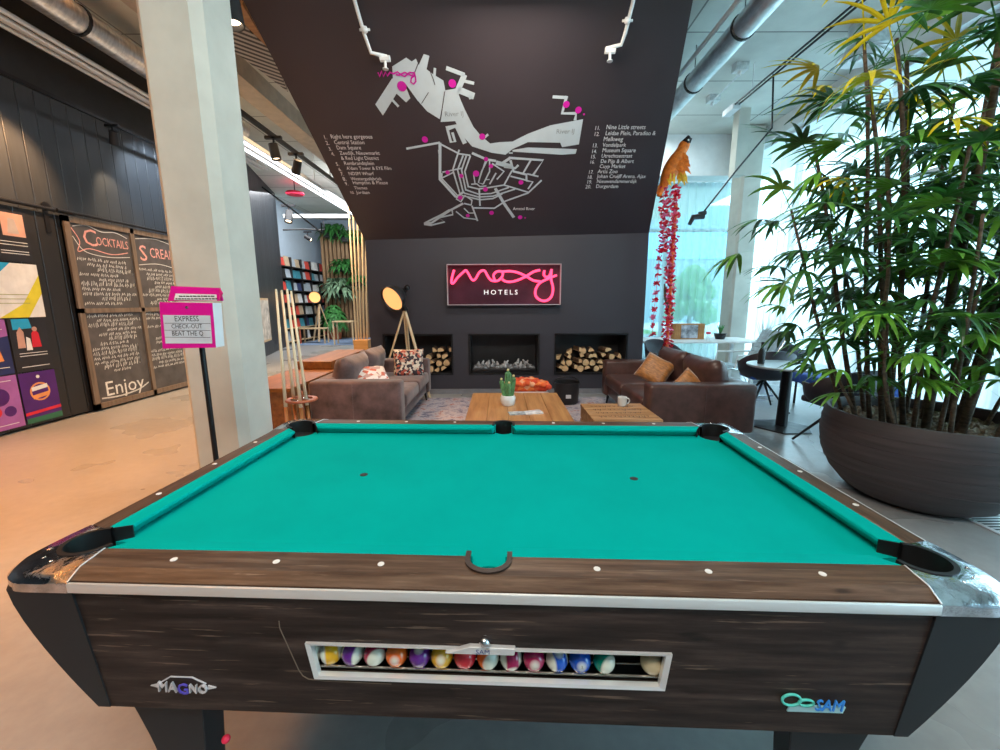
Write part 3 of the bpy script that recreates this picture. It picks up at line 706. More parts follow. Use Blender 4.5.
# ball window: metal frame, glass, ball gutter
P = lambda p, y: (p[0]-CU, y-CV, p[1])
i4 = [(.577, WT-.007), (1.337, WT-.007), (1.328, WB+.006), (.590, WB+.006)]
mb = MB()
for i in range(4):
    j = (i+1) % 4
    mb.hexa([P(w4[i], yv-.006), P(w4[j], yv-.006), P(i4[j], yv-.003), P(i4[i], yv-.003)], [P(w4[i], yv+.004), P(w4[j], yv+.004), P(i4[j], yv+.010), P(i4[i], yv+.010)])
wf = mb.build('ball_window_frame', m_alu, PT)
mb = MB(); mb.face([P(i4[0], yv+.006), P(i4[1], yv+.006), P(i4[2], yv+.006), P(i4[3], yv+.006)]); mb.build('window_glass', m_glass, wf)
ZG = .595        # top of gutter floor
GV = -.110
m_gut = M('gutter_steel', (.55, .48, .42), .25, metal=.9)
for dv in (-.016, .016):
    mb = MB(); mb.tube([(.578-CU, GV+dv-CV, ZG+.0228-.0187-.0026), (1.336-CU, GV+dv-CV, ZG+.0228-.0187-.0026)], .0028, 8); mb.build('gutter_rod', m_gut, PT)
mb = MB(); mb.box((.56-CU, GV+.032-CV, .54), (1.36-CU, GV+.036-CV, .70)); mb.box((.56-CU, -.12-CV, .54), (1.36-CU, GV+.03-CV, .545)); mb.build('gutter_box', m_corner, PT)
# lock plate with chrome knob and maker's lettering
mb = MB(); mb.hexa([P((.872, .664), yv-.012), P((1.02, .664), yv-.012), P((1.02, .664), yv+.0), P((.872, .664), yv+.0)], [P((.925, .682), yv-.012), P((1.022, .680), yv-.012), P((1.022, .680), yv), P((.925, .682), yv)])
lp = mb.build('lock_plate', m_alu, PT, bev=.002)
mb = MB(); put_text(mb, 'SAM', P((.938, .666), yv-.0125), (1, 0, 0), (0, 0, 1), size=.016); mb.build('lock_lettering', M('blue_print', (.05, .08, .3), .4), lp)
mb = MB(); mb.ball(P((.957, .696), yv-.012), .0115, 3); mb.tube([P((.957, .696), yv-.004), P((.957, .696), yv+.003)], .007, 12); mb.build('lock_knob', m_chrome, PT, smooth='all')
# badges
mb = MB(); z = .540
m_badge = M('silver_badge', (.80, .80, .84), .25, metal=.5, var=.1)
put_text(mb, 'MA', P((.220, z), yv-.004), (1, 0, -.02), (.06, 0, 1), width=.045, ysc=1.15, depth=.005)
put_text(mb, 'NO', P((.292, z-.001), yv-.004), (1, 0, -.02), (.06, 0, 1), width=.042, ysc=1.15, depth=.005)
for s, a in ((-1, .218), (1, .334)): mb.prism([P((a, z+.004), yv-.003), P((a, z+.014), yv-.003), P((a+s*.018, z+.009), yv-.003)], (0, .003, 0))
mb.tube([P((.225, z+.018), yv-.002), P((.25, z+.034), yv-.002), P((.30, z+.034), yv-.002), P((.33, z+.018), yv-.002)], .0018, 6)
b1 = mb.build('maker_badge', m_badge, PT)
mb = MB(); put_text(mb, 'G', P((.2665, z-.003), yv-.007), (1, 0, -.02), (0, 0, 1), size=.038, depth=.003); mb.build('badge_letter', M('violet_enamel', (.10, .08, .55), .3), b1)
mb = MB(); mb.prism([P((1.598, .541), yv-.003), P((1.712, .541), yv-.003), P((1.716, .556), yv-.003), P((1.602, .556), yv-.003)], (0, .003, 0))
b2_ = mb.build('maker_badge', M('pale_cyan_badge', (.45, .75, .80), .3, metal=.3), PT)
def ring(mb, c, rx, rz, r, y, n=24): mb.tube([P((c[0]+rx*math.cos(2*PI*i/n), c[1]+rz*math.sin(2*PI*i/n)), y) for i in range(n)], r, 6, closed=True)
mb = MB(); ring(mb, (1.603, .570), .019, .0135, .0028, yv-.003); ring(mb, (1.634, .564), .015, .0075, .0028, yv-.003); mb.build('badge_rings', M('teal_enamel', (.10, .65, .55), .3), b2_, smooth='all')
mb = MB(); put_text(mb, 'SAM', P((1.650, .550), yv-.005), (1, 0, 0), (.12, 0, 1), width=.056, ysc=1.25, depth=.003); mb.build('badge_letters', M('blue_enamel', (.04, .30, .85), .3), b2_)

# balls in the gutter
def ball_mat(name, c, stripe):
    m, nt, b = node_mat(name); t = nt.nodes.new('ShaderNodeTexCoord'); sx = nt.nodes.new('ShaderNodeSeparateXYZ'); nt.links.new(t.outputs['Object'], sx.inputs[0])
    ab = nt.nodes.new('ShaderNodeMath'); ab.operation = 'ABSOLUTE'; nt.links.new(sx.outputs['X'], ab.inputs[0])
    w = (.78, .76, .66)
    c1 = ramp(nt, ab.outputs[0], [(.0, c), (.0145, c), (.0150, w), (1, w)] if stripe else [(0, c), (1, c)])
    # number disc around the local z axis
    r = nt.nodes.new('ShaderNodeMath'); r.operation = 'SUBTRACT'; r.inputs[0].default_value = .0250; nt.links.new(sx.outputs['Z'], r.inputs[1])
    fac = ramp(nt, r.outputs[0], [(0, (1, 1, 1)), (.0024, (1, 1, 1)), (.0028, (0, 0, 0)), (1, (0, 0, 0))])
    mx = nt.nodes.new('ShaderNodeMix'); mx.data_type = 'RGBA'; nt.links.new(fac, mx.inputs['Factor']); nt.links.new(c1, mx.inputs['A']); mx.inputs['B'].default_value = (.8, .78, .7, 1)
    nt.links.new(mx.outputs['Result'], b.inputs['Base Color']); b.inputs['Roughness'].default_value = .08; b.inputs['Coat Weight'].default_value = .6
    return m
CB = dict(white=(.76, .74, .64), yellow=(.85, .42, .01), purple=(.13, .02, .26), maroon=(.42, .015, .06), orange=(.90, .14, .01), red=(.80, .02, .04), crimson=(.45, .01, .09), blue=(.01, .09, .55), green=(0, .22, .15), cream=(.62, .48, .30))
def b_at(px):
    p = atY(px, 656, 1); d = p-C0   # direction; intersect the gutter line
    o = tw(0, GV); e = tw(1.92, GV)-o
    # solve C0 + s d = o + k e in xy
    k = (d.x*(C0.y-o.y)-d.y*(C0.x-o.x))/(d.x*e.y-d.y*e.x); return 1.92*k
balls = [(313, 'white', 0, 'plain white pool ball, first on the left in the window'), (332, 'yellow', 1, 'yellow striped pool ball near the left end of the window'), (353, 'purple', 1, 'purple striped pool ball showing its white left side'),
         (375, 'maroon', 1, 'dark red striped pool ball left of the orange one'), (397, 'orange', 0, 'solid bright orange pool ball'), (420, 'purple', 0, 'solid purple pool ball between orange and yellow'),
         (442, 'yellow', 0, 'solid yellow pool ball right of the solid purple'), (465, 'red', 0, 'solid bright red pool ball under the lock plate'), (488, 'orange', 1, 'orange striped pool ball under the chrome knob'),
         (511, 'crimson', 1, 'striped pool ball turned with its white side forward'), (534, 'crimson', 0, 'solid crimson pool ball'), (557, 'blue', 1, 'blue striped pool ball'), (580, 'blue', 0, 'solid blue pool ball with its white number disc facing out'),
         (604, 'green', 1, 'green striped pool ball, last of the close row'), (652, 'cream', 0, 'cream pool ball alone at the right end of the window')]
for i, (px, c, st, lab) in enumerate(balls):
    u = b_at(px); p = tw(u, GV, ZG-.002+.0248)
    mb = MB(); bmesh.ops.create_uvsphere(mb.bm, u_segments=28, v_segments=16, radius=.0246)
    o = mb.build('pool_ball', ball_mat(('striped_' if st else 'solid_')+c, CB[c], st), smooth='all')
    o.location = p; o.rotation_euler = (math.radians([70, 150, 200, 120, 80, 20][i % 6]), 0, math.radians([-35, 25, -20, -60, 10][i % 5] if st else 0))
    if c == 'blue' and not st:
        o.rotation_euler = (math.radians(80), 0, 0)
        mb = MB(); put_text(mb, '2', (-.002, -.0032, .0248), (1, 0, 0), (0, 1, 0), size=.009); mb.build('ball_number', m_ink, o)
    if c == 'white' or c == 'cream': o.rotation_euler = (PI, 0, 0)
    tag(o, lab, 'pool ball', 'pool balls in the return window')

# ================================================================== FURNITURE IN FRONT OF THE FIREPLACE
# rug
mrug, nt, b = node_mat('faded_rug'); v = coords(nt); n = noise(nt, v, 7, 8, .75)
nt.links.new(ramp(nt, n, [(.36, (.10, .10, .17)), (.46, (.40, .36, .42)), (.54, (.55, .50, .52)), (.64, (.36, .12, .10))]), b.inputs['Base Color']); b.inputs['Roughness'].default_value = 1; bump(nt, b, n, .4)
mb = MB(); mb.box((-1.45, 2.55, .001), (1.55, 6.0, .012), bev=.004); tag(mb.build('rug', mrug), 'faded pink and blue patterned rug under the oak coffee table', 'rug')

def sofa(name, label, X0, X1, Y0, Y1, mat, back, seam=True, arm_h=.62, back_h=.80):
    """sofa running along y; back = -1 when the backrest is on the low-x side"""
    W_, L = X1-X0, Y1-Y0
    t = thing(name, label, 'sofa', ((X0+X1)/2, (Y0+Y1)/2, 0))
    s = back; aw = .20; bw = .20
    def bx(mb, x0, x1, y0, y1, z0, z1, bev): mb.box((min(x0*s, x1*s), y0, z0), (max(x0*s, x1*s), y1, z1), bev=bev, seg=3)
    # local x: +W/2*s is the back side
    mb = MB(); bx(mb, -W_/2+.04, W_/2-.02, -L/2+.04, L/2-.04, .14, .30, .03); mb.build('base', mat, t, smooth=50)
    for sy, nm in ((-1, 'arm'), (1, 'arm')):
        mb = MB(); y0 = -L/2 if sy < 0 else L/2-aw; bx(mb, -W_/2, W_/2, y0, y0+aw, .14, arm_h, .035)
        a = mb.build(nm, mat, t, smooth=50)
        mb = MB(); yy = -L/2-.001 if sy < 0 else L/2+.001
        mb.tube([(0.02*s, yy, .16), (0.02*s, yy, arm_h-.03)], .004, 5); mb.build('seam', mat, a)
    mb = MB(); bx(mb, W_/2-bw, W_/2, -L/2+aw*.6, L/2-aw*.6, .2, arm_h+.0, .04); mb.build('back_frame', mat, t, smooth=50)
    Li = L-2*aw
    for k in range(2):
        y0 = -L/2+aw+Li/2*k
        mb = MB(); bx(mb, -W_/2-.01, W_/2-bw, y0+.005, y0+Li/2-.005, .29, .45, .045)
        mb.build('seat_cushion', mat, t, smooth='all')
        mb = MB(); M4 = T((W_/2-bw-.04)*s, y0+Li/4, .60) @ RZ(PI/2) @ RX(math.radians(-12)*s)
        mb.pillow(Li/2*1.02, .46, .26, M4, 10, .006)
        mb.build('back_cushion', mat, t, smooth='all')
    for sx in (-1, 1):
        for sy in (-1, 1):
            mb = MB(); mb.tube([(sx*(W_/2-.08), sy*(L/2-.10), .15), (sx*(W_/2-.06), sy*(L/2-.08), 0)], [.02, .012], 8); mb.build('leg', m_blackmetal, t)
    return t
SL = sofa('sofa', 'taupe velvet sofa with crushed pile at the left of the rug', -1.93, -1.00, 4.08, 5.93, m_velvet, -1)
SR = sofa('sofa', 'dark brown leather sofa at the right of the rug', 1.42, 2.45, 3.85, 5.72, m_leather, 1, arm_h=.62)

# scatter cushions
def pattern_mat(name, cols, sc):
    m, nt, b = node_mat(name); v = coords(nt); vo = nt.nodes.new('ShaderNodeTexVoronoi'); vo.inputs['Scale'].default_value = sc; nt.links.new(v, vo.inputs['Vector'])
    sep = nt.nodes.new('ShaderNodeSeparateColor'); nt.links.new(vo.outputs['Color'], sep.inputs[0])
    r = nt.nodes.new('ShaderNodeValToRGB'); r.color_ramp.interpolation = 'CONSTANT'; e = r.color_ramp.elements
    while len(e) < len(cols): e.new(.5)
    for i, c in enumerate(cols): e[i].position = i/len(cols); e[i].color = (*c, 1)
    nt.links.new(sep.outputs[0], r.inputs[0]); nt.links.new(r.outputs[0], b.inputs['Base Color']); b.inputs['Roughness'].default_value = .9
    return m
m_geo = pattern_mat('geometric_weave', [(.04, .03, .04), (.60, .52, .42), (.45, .08, .05), (.72, .64, .52), (.05, .04, .05), (.55, .30, .22)], 34)
m_geo2 = pattern_mat('pale_geometric_weave', [(.45, .30, .28), (.72, .68, .68), (.55, .15, .10), (.72, .64, .58)], 22)
m_gold = M('gold_satin', (.42, .17, .04), .4, var=.45, scale=16, st=(1, 1, 3), bmp=.5, sheen=.5)
def cushion_thing(lab, loc, w, h, t, rot, mat):
    mb = MB(); mb.pillow(w, h, t, None, 12, .004); o = mb.build('scatter_cushion', mat, smooth='all'); o.location = loc; o.rotation_euler = rot
    tag(o, lab, 'cushion'); return o
cushion_thing('square cushion with red, black and cream geometric pattern on the velvet sofa', (-1.22, 5.50, .605), .40, .38, .13, (math.radians(-16), 0, math.radians(10)), m_geo)
cushion_thing('pale patterned cushion lying behind the near arm of the velvet sofa', (-1.45, 4.62, .56), .40, .36, .14, (math.radians(-58), 0, math.radians(35)), m_geo2)
cushion_thing('crumpled gold satin cushion leaning on the far end of the leather sofa', (1.90, 5.02, .575), .38, .36, .14, (math.radians(-34), math.radians(22), math.radians(-42)), m_gold)
cushion_thing('small gold cushion peeping over the near arm of the leather sofa', (1.98, 4.28, .50), .32, .32, .11, (math.radians(-22), math.radians(42), math.radians(-25)), m_gold)

# oak coffee table
ct = thing('coffee_table', 'large low coffee table of oiled oak boards in front of the fireplace', 'coffee table', (.165, 3.93, 0))
for k in range(5):
    mb = MB(); w = .94/5; mb.box((-.47+k*w+.001, -.62, .355), (-.47+(k+1)*w-.001, .62, .40), bev=.004); mb.build('top_board', m_oaky, ct)
mb = MB()
for a, b_ in (((-.44, -.58, .28), (.44, -.55, .354)), ((-.44, .55, .28), (.44, .58, .354)), ((-.44, -.55, .28), (-.41, .55, .354)), ((.41, -.55, .28), (.44, .55, .354))): mb.box(a, b_)
mb.build('apron_frame', m_oaky, ct)
for sx in (-1, 1):
    for sy in (-1, 1):
        mb = MB(); mb.box((sx*.40-.04, sy*.54-.04, .012), (sx*.40+.04, sy*.54+.04, .354), bev=.004); mb.build('leg', m_oaky, ct)
# cactus in a white pot
p = atZ(508, 405, .40); cc = thing('potted_cactus', 'small green cactus in a white pot on the coffee table', 'plant', (p.x, p.y, .40))
mb = MB(); mb.lathe([(.055, 0), (.072, .03), (.075, .075), (.066, .10), (.058, .10), (.058, .08), (.001, .08)], (0, 0, 0), 28); mb.build('pot', m_white, cc, smooth=50)
m_cact = M('cactus_skin', (.10, .26, .10), .6, var=.5, scale=30)
for (x, y, h, r, lean) in ((0, 0, .26, .026, 0), (.035, .01, .20, .020, .02), (-.035, .0, .17, .020, -.03), (.01, -.03, .14, .018, .0)):
    mb = MB(); n = 14; rows = []
    for k in range(9):
        t = k/8; rr = r*(.8+.35*math.sin(t*2.4)) if k < 8 else .004; z = .085+h*t
        rows.append([mb.bm.verts.new((x+lean*t+rr*(1+.16*(-1)**i)*math.cos(2*PI*i/n), y+rr*(1+.16*(-1)**i)*math.sin(2*PI*i/n), z)) for i in range(n)])
    for A, B in zip(rows, rows[1:]):
        for i in range(n): mb.bm.faces.new((A[i], A[(i+1) % n], B[(i+1) % n], B[i]))
    mb.bm.faces.new(rows[-1]); st = mb.build('cactus_stem', m_cact, cc)
    mb = MB(); mb.ball((x+lean, y, .09+h), .014, 1); mb.build('cactus_flower', M('pale_flower', (.75, .62, .30), .6), st)
# leaflets / booklet
p = atZ(525, 413, .402); bk = thing('booklet', 'open glossy booklet lying on the near part of the coffee table', 'booklet', (p.x, p.y, .4005), math.radians(8))
mb = MB(); mb.box((-.15, -.055, 0), (.0, .055, .006)); mb.build('left_page', M('printed_grey_page', (.45, .50, .52), .25, var=.5, scale=22), bk)
mb = MB(); mb.hexa([(0, -.055, 0), (.16, -.045, 0), (.15, .07, 0), (0, .055, 0)], [(0, -.055, .006), (.16, -.045, .012), (.15, .07, .012), (0, .055, .006)]); mb.build('right_page', M('printed_white_page', (.70, .72, .74), .25, var=.35, scale=18), bk)

# crate table with stencilled top, and the mug on it
kt = thing('crate_table', 'small square wooden crate table with dark stencilled lettering beside the coffee table', 'side table', (1.10, 3.74, 0))
m_crate = woodmat('crate_wood', (.30, .13, .04), (.46, .24, .10), (.58, .34, .17), 'x', 1.2, .5)
for k in range(4):
    mb = MB(); w = .60/4; mb.box((-.30+.001, -.30+k*w+.002, .37), (.30-.001, -.30+(k+1)*w-.002, .40), bev=.003); tb = mb.build('top_board', m_crate, kt)
for sy in (-1, 1):
    for z in (.05, .16, .27):
        mb = MB(); mb.box((-.295, sy*.285-.01, z), (.295, sy*.285+.01, z+.095), bev=.002); mb.build('side_board', m_crate, kt)
for sx in (-1, 1):
    for z in (.05, .16, .27):
        mb = MB(); mb.box((sx*.285-.01, -.275, z), (sx*.285+.01, .275, z+.095), bev=.002); mb.build('side_board', m_crate, kt)
for sx in (-1, 1):
    for sy in (-1, 1):
        mb = MB(); mb.box((sx*.25-.02, sy*.25-.02, .012), (sx*.25+.02, sy*.25+.02, .37)); mb.build('leg', m_crate, kt)
mb = MB(); rr = random.Random(4)
for row in range(4):   # illegible stencil: strokes only
    x = -.22
    while x < .2:
        w = rr.uniform(.015, .035); y = .20-row*.12
        stroke(mb, [(x, y, .4012), (x+w*.5, y-.06*rr.random()-.02, .4012), (x+w, y, .4012)], .010, (0, 0, 1)); x += w+.018
mb.build('stencil_marks', M('burnt_stencil', (.10, .045, .02), .6), kt)
p = atZ(622, 406, .40); mg = thing('mug', 'white coffee mug on the crate table', 'mug', (p.x, p.y, .402))
mb = MB(); mb.lathe([(.001, 0), (.034, 0), (.042, .012), (.044, .09), (.040, .09), (.037, .015), (.001, .012)], (0, 0, 0), 28); mb.build('cup', m_white, mg, smooth=45)
mb = MB(); mb.tube([(.040, 0, .075), (.062, 0, .072), (.072, 0, .05), (.062, 0, .026), (.041, 0, .022)], .006, 8); mb.build('handle', m_white, mg, smooth='all')

# pouf with a folded orange throw, firewood basket
pf = thing('pouf', 'pale round-edged pouf behind the coffee table', 'pouf', (.33, 4.98, .012))
mb = MB(); mb.box((-.27, -.24, 0), (.27, .24, .34), bev=.07, seg=4); mb.build('body', M('pale_pouf_fabric', (.62, .50, .48), .9, var=.25, scale=12, bmp=.1), pf, smooth='all')
m_throw = pattern_mat('orange_chunky_knit', [(.80, .12, .03), (.62, .06, .02), (.88, .22, .05), (.70, .10, .03), (.85, .40, .22)], 16)
mb = MB(); rr = random.Random(3)
for i in range(9):
    for j in range(5):
        mb.ball((-.24+.06*i, -.14+.07*j, .455-.05*(abs(i-4)/4)**2+rr.uniform(-.01, .01)), .048, 2, (1, 1, .75))
mb.box((-.24, -.16, .36), (.24, .17, .45), bev=.03)
o = mb.build('knitted_throw', m_throw, smooth='all'); o.location = (.33, 4.98, -.01); tag(o, 'chunky orange knitted throw folded on the pale pouf', 'throw')
bsk = thing('firewood_bucket', 'black bucket with a handle on the floor in front of the log niche', 'bucket', (.925, 5.66, .012))
mb = MB(); mb.lathe([(.14, 0), (.165, .03), (.175, .28), (.182, .30), (.170, .30), (.16, .04), (.001, .03)], (0, 0, 0), 28); mb.build('body', m_black, bsk, smooth=45)
mb = MB(); mb.tube([(.178*math.cos(a), 0, .28+.09*math.sin(a)) for a in [PI*i/14 for i in range(15)]], .008, 8); mb.build('handle', m_blackmetal, bsk, smooth='all')
mb = MB(); mb.box((-.035, -.176, .10), (.035, -.168, .15)); mb.build('tag_plate', m_alu, bsk)

# niche contents -------------------------------------------------------
def log_mesh(L, r, split, seed):
    rr = random.Random(seed); mb = MB(); n = 12
    a0 = rr.uniform(0, 2*PI); rows = []
    for k in range(3):
        x = -L/2+L*k/2; ring = []
        for i in range(n):
            a = 2*PI*i/n; rad = r*(1+.08*math.sin(3*a+seed))
            px, pz = rad*math.cos(a), rad*math.sin(a)
            if split:   # wedge from the split log
                pz = max(pz, -r*.15); 
                if split > 1: px = max(px, -r*.1)
            ring.append(mb.bm.verts.new((px, x, pz)))
        rows.append(ring)
    for A, B in zip(rows, rows[1:]):
        for i in range(n):
            f = mb.bm.faces.new((A[i], A[(i+1) % n], B[(i+1) % n], B[i])); f.material_index = 0 if not split or i < 6 else 1
    for ring in (rows[0], rows[-1]): f = mb.bm.faces.new(ring); f.material_index = 1
    return mb
protos = []
for i in range(6):
    mb = log_mesh(.30, .046+.005*(i % 3), (0, 1, 2, 1, 0, 2)[i], i); o = mb.build('firewood_log', [m_logb, m_loge]); protos.append(o)
first = set()
def logs(x0, x1, zb, rowsn, seed, grp, lab):
    rr = random.Random(seed); r = .054; step = .112; k = 0
    for row in range(rowsn):
        x = x0+r+(row % 2)*.052
        while x < x1-r+.01:
            if row < 2 or rr.random() < .8:
                pi_ = rr.randrange(6)
                if pi_ not in first: first.add(pi_); o = protos[pi_]
                else: o = protos[pi_].copy(); COL.objects.link(o)
                o.location = (x, YW+.20+rr.uniform(-.02, .02), zb+r+row*.092+rr.uniform(0, .006)); o.rotation_euler = (0, rr.uniform(-.6, .6)+ (PI if rr.random() < .2 else 0), rr.uniform(-.22, .22))
                tag(o, lab, 'log', grp)
            x += step+rr.uniform(-.005, .008)
logs(xs[5]+.03, xs[6]-.03, z0+.02, 4, 11, 'logs in the right niche', 'split log stacked in the right-hand fireplace niche')
logs(xs[2]-.42, xs[2]-.03, z0+.02, 4, 5, 'logs in the left niche', 'split log stacked in the left-hand niche behind the velvet sofa')
fb = thing('gas_fire_bed', 'bed of grey ash and pale charred pieces in the middle fireplace niche', 'fire bed', ((xs[3]+xs[4])/2, YW+.22, z0+.02))
w = xs[4]-xs[3]-.08
mb = MB(); mb.box((-w/2, -.17, 0), (w/2, .18, .06), bev=.01); mb.build('burner_tray', m_blackmetal, fb)
mb = MB(); rr = random.Random(8)
for i in range(160):
    a = (rr.uniform(-w/2+.03, w/2-.03), rr.uniform(-.15, .15), .06+rr.uniform(0, .02)); mb.ball(a, rr.uniform(.014, .03), 1, (1.2, 1, .7))
mb.build('ash_lumps', m_ash, fb)['kind'] = 'stuff'
for i in range(16):
    mb = MB(); x = -w/2+.08+(w-.16)*i/15; a = rr.uniform(-1.1, 1.1); h = rr.uniform(.07, .13)
    mb.tube([(x, rr.uniform(-.12, .05), .07), (x+math.sin(a)*h*.6, -.05, .07+h*.45), (x+math.sin(a)*h*1.2, rr.uniform(-.05, .05), .08+h*.8)], [.02, .026, .012], 6)
    mb.build('charred_stick', M('pale_ember_wood', (.42, .42, .43), .8, var=.7, scale=16) if i == 0 else bpy.data.materials['pale_ember_wood'], fb)

# neon sign -------------------------------------------------------------
NX0, NX1 = atY(447, 285, YW-.12), atY(561, 285, YW-.12)
zt, zb_ = atY(500, 264, YW-.12).z, atY(500, 305, YW-.12).z
NW, NH = NX1.x-NX0.x, zt-zb_
ns = thing('neon_sign', 'pink neon sign in a clear acrylic box on the fireplace wall', 'neon sign', ((NX0.x+NX1.x)/2, YW, zb_))
mb = MB(); mb.box((-NW/2, -.03, 0), (NW/2, -.015, NH)); mb.build('backboard', M('dark_mirror_acrylic', (.14, .035, .06), .08, metal=.5, var=.3, scale=4, coat=.5), ns)
mb = MB(); e = .008
for a, b_ in (((-NW/2, -.13, 0), (NW/2, -.01, e)), ((-NW/2, -.13, NH-e), (NW/2, -.01, NH)), ((-NW/2, -.13, 0), (-NW/2+e, -.01, NH)), ((NW/2-e, -.13, 0), (NW/2, -.01, NH))): mb.box(a, b_)
mb.build('acrylic_edge', M('acrylic_edge', (.70, .62, .66), .2, var=.05), ns)
mb = MB(); mb.face([(-NW/2, -.13, 0), (NW/2, -.13, 0), (NW/2, -.13, NH), (-NW/2, -.13, NH)]); mb.build('acrylic_front', m_glass, ns)
def nn(x, y): return (-NW/2+NW*(x-60)/870, -.085, NH*(1-(y-85)/295))
def smooth_pts(P, k=5, closed=False):
    out = []
    P = [Vector(p) for p in P]; n = len(P)
    for i in range(n-1):
        p0, p1, p2, p3 = P[max(i-1, 0)], P[i], P[i+1], P[min(i+2, n-1)]
        for j in range(k):
            t = j/k; out.append(.5*((2*p1)+(-p0+p2)*t+(2*p0-5*p1+4*p2-p3)*t*t+(-p0+3*p1-3*p2+p3)*t**3))
    out.append(P[-1]); return out
for P in ([(115, 125), (98, 175), (92, 215), (108, 218), (140, 180), (185, 140), (205, 128), (222, 150), (250, 195), (275, 192), (310, 140), (345, 130), (365, 160), (390, 195), (420, 205), (455, 200), (485, 165), (478, 138), (440, 138), (415, 165), (425, 200)],
          [(480, 138), (540, 135), (600, 145), (665, 172), (720, 202), (775, 210)], [(770, 128), (720, 140), (665, 172), (600, 200), (540, 212), (500, 205), (480, 190)],
          [(805, 130), (800, 160), (820, 180), (845, 165), (858, 125)], [(858, 122), (855, 190), (872, 260), (860, 320), (820, 350), (775, 345), (740, 315), (738, 270), (765, 225), (820, 195), (898, 165)]):
    mb = MB(); mb.tube(smooth_pts([nn(*p) for p in P]), .0165, 8); mb.build('neon_tube', m_neon, ns, smooth='all')
mb = MB(); put_text(mb, 'HOTELS', nn(338, 303), (1, 0, 0), (0, 0, 1), width=NW*262/870, space=1.45, ysc=.9, depth=.008); mb.build('letters', m_neonw, ns)

# tripod floor lamp behind the velvet sofa ------------------------------
def tripod_lamp(label, base, H_, tilt_dir, group=None, s=1.0, feet=None):
    t = thing('tripod_lamp', label, 'floor lamp', base, group=group)
    ap = Vector((0, 0, H_*.80))
    for k in range(3):
        a = math.radians(-90+120*k+8); f = Vector((.36*s*math.cos(a), .36*s*math.sin(a), 0)) if not feet else Vector((*feet[k], 0))
        a = math.atan2(f.y, f.x)
        for sg in (-1, 1):
            side = Vector((-math.sin(a), math.cos(a), 0))*.018*s*sg
            mb = MB(); mb.tube([f+side, ap+side*.8], .015*s, 6); mb.build('leg', m_pine, t)
    mb = MB(); mb.lathe([(.05*s, -.03), (.055*s, 0), (.03*s, .03), (.016*s, .06), (.016*s, .20*s)], ap, 16); mb.build('tripod_head', m_blackmetal, t, smooth=40)
    d = Vector(tilt_dir).normalized(); c = ap+Vector((-.07*s, -.04*s, .20*s))
    mb = MB(); mb.lathe([(.001, -.05*s), (.11*s, -.012*s), (.160*s, .06*s), (.182*s, .155*s), (.19*s, .16*s), (.192*s, .155*s), (.17*s, .06*s), (.12*s, -.02*s), (.05*s, -.06*s), (.045*s, -.13*s), (.001, -.14*s)], c, 32, axis=d); mb.build('lamp_shade', m_black, t, smooth=45)
    mb = MB(); mb.lathe([(.001, .128*s), (.172*s, .132*s), (.172*s, .126*s), (.001, .12*s)], c, 32, axis=d); mb.build('lit_disc', m_lampin, t)
    mb = MB(); mb.ball(ap+Vector((0.05, 0, .30))*s, .045*s, 2); mb.build('tilt_knob', m_blackmetal, t, smooth='all')
    return t
p = atY(403, 310, 6.02)
tripod_lamp('tall tripod floor lamp with black spotlight shade behind the velvet sofa', (p.x, 6.12, 0), 1.64, (-.45, -.72, -.42), feet=((-.44, -.08), (.34, -.08), (.02, .18)))
spot('floor_lamp_light', (p.x-.15, 5.75, 1.45), (-2.4, 3.6, .2), 12, (1, .66, .34), 100)

# low wooden bench wall behind the velvet sofa ---------------------------
bw_ = thing('wooden_bench', 'low orange-brown wooden bench running behind the velvet sofa', 'bench', (-2.27, 5.1, 0))
mb = MB(); mb.box((-.25, -1.2, .0), (.25, 1.25, .56)); mb.build('body', woodmat('bench_side_wood', (.13, .045, .015), (.24, .09, .03), (.34, .15, .05), 'y', .8, .4), bw_)
m_bt = woodmat('bench_top_wood', (.14, .042, .007), (.22, .078, .014), (.30, .12, .026), 'y', .8, .45)
mb = MB(); mb.box((-.28, -1.24, .56), (.28, 1.28, .60), bev=.004); mb.build('top', m_bt, bw_)
mb = MB(); mb.box((-.20, -.1, .601), (.22, 1.2, .70), bev=.01); mb.build('upper_ledge', m_bt, bw_)
bl = thing('oil_bottle', 'small dark bottle with red label at the end of the wooden bench', 'bottle', (-2.43, 4.02, .60))
mb = MB(); mb.lathe([(.03, 0), (.032, .01), (.032, .10), (.012, .14), (.012, .18), (.001, .18)], (0, 0, 0), 16); mb.build('glass_body', M('brown_glass', (.10, .05, .02), .1), bl, smooth=40)
mb = MB(); mb.lathe([(.0328, .03), (.0328, .08)], (0, 0, 0), 16); mb.build('paper_label', m_red, bl)

# cue rack and cues -------------------------------------------------------
rk = thing('cue_rack', 'round wooden floor stand for pool cues behind the far left pocket', 'cue rack', (-1.625, 3.32, 0))
m_rack = woodmat('red_stained_wood', (.25, .05, .02), (.42, .11, .04), (.55, .18, .08), 'x', 1, .35)
mb = MB(); mb.lathe([(.145, 0), (.15, .01), (.15, .035), (.14, .045), (.001, .045)], (0, 0, 0), 32); mb.build('base_plate', m_rack, rk, smooth=40)
mb = MB(); mb.lathe([(.085, -.008), (.12, -.008), (.125, 0), (.12, .008), (.085, .008), (.085, -.008)], (0, 0, .62), 32); rg = mb.build('holder_ring', m_rack, rk, smooth=40)
mb = MB(); mb.tube([(-.12, 0, .62), (.12, 0, .62)], .007, 6); mb.tube([(0, -.12, .62), (0, .12, .62)], .007, 6); mb.build('ring_spokes', m_chrome, rk)
mb = MB(); mb.lathe([(.018, .04), (.012, .2), (.020, .4), (.012, .62), (.018, .68), (.001, .70)], (0, 0, 0), 16); mb.build('centre_post', m_rack, rk, smooth=40)
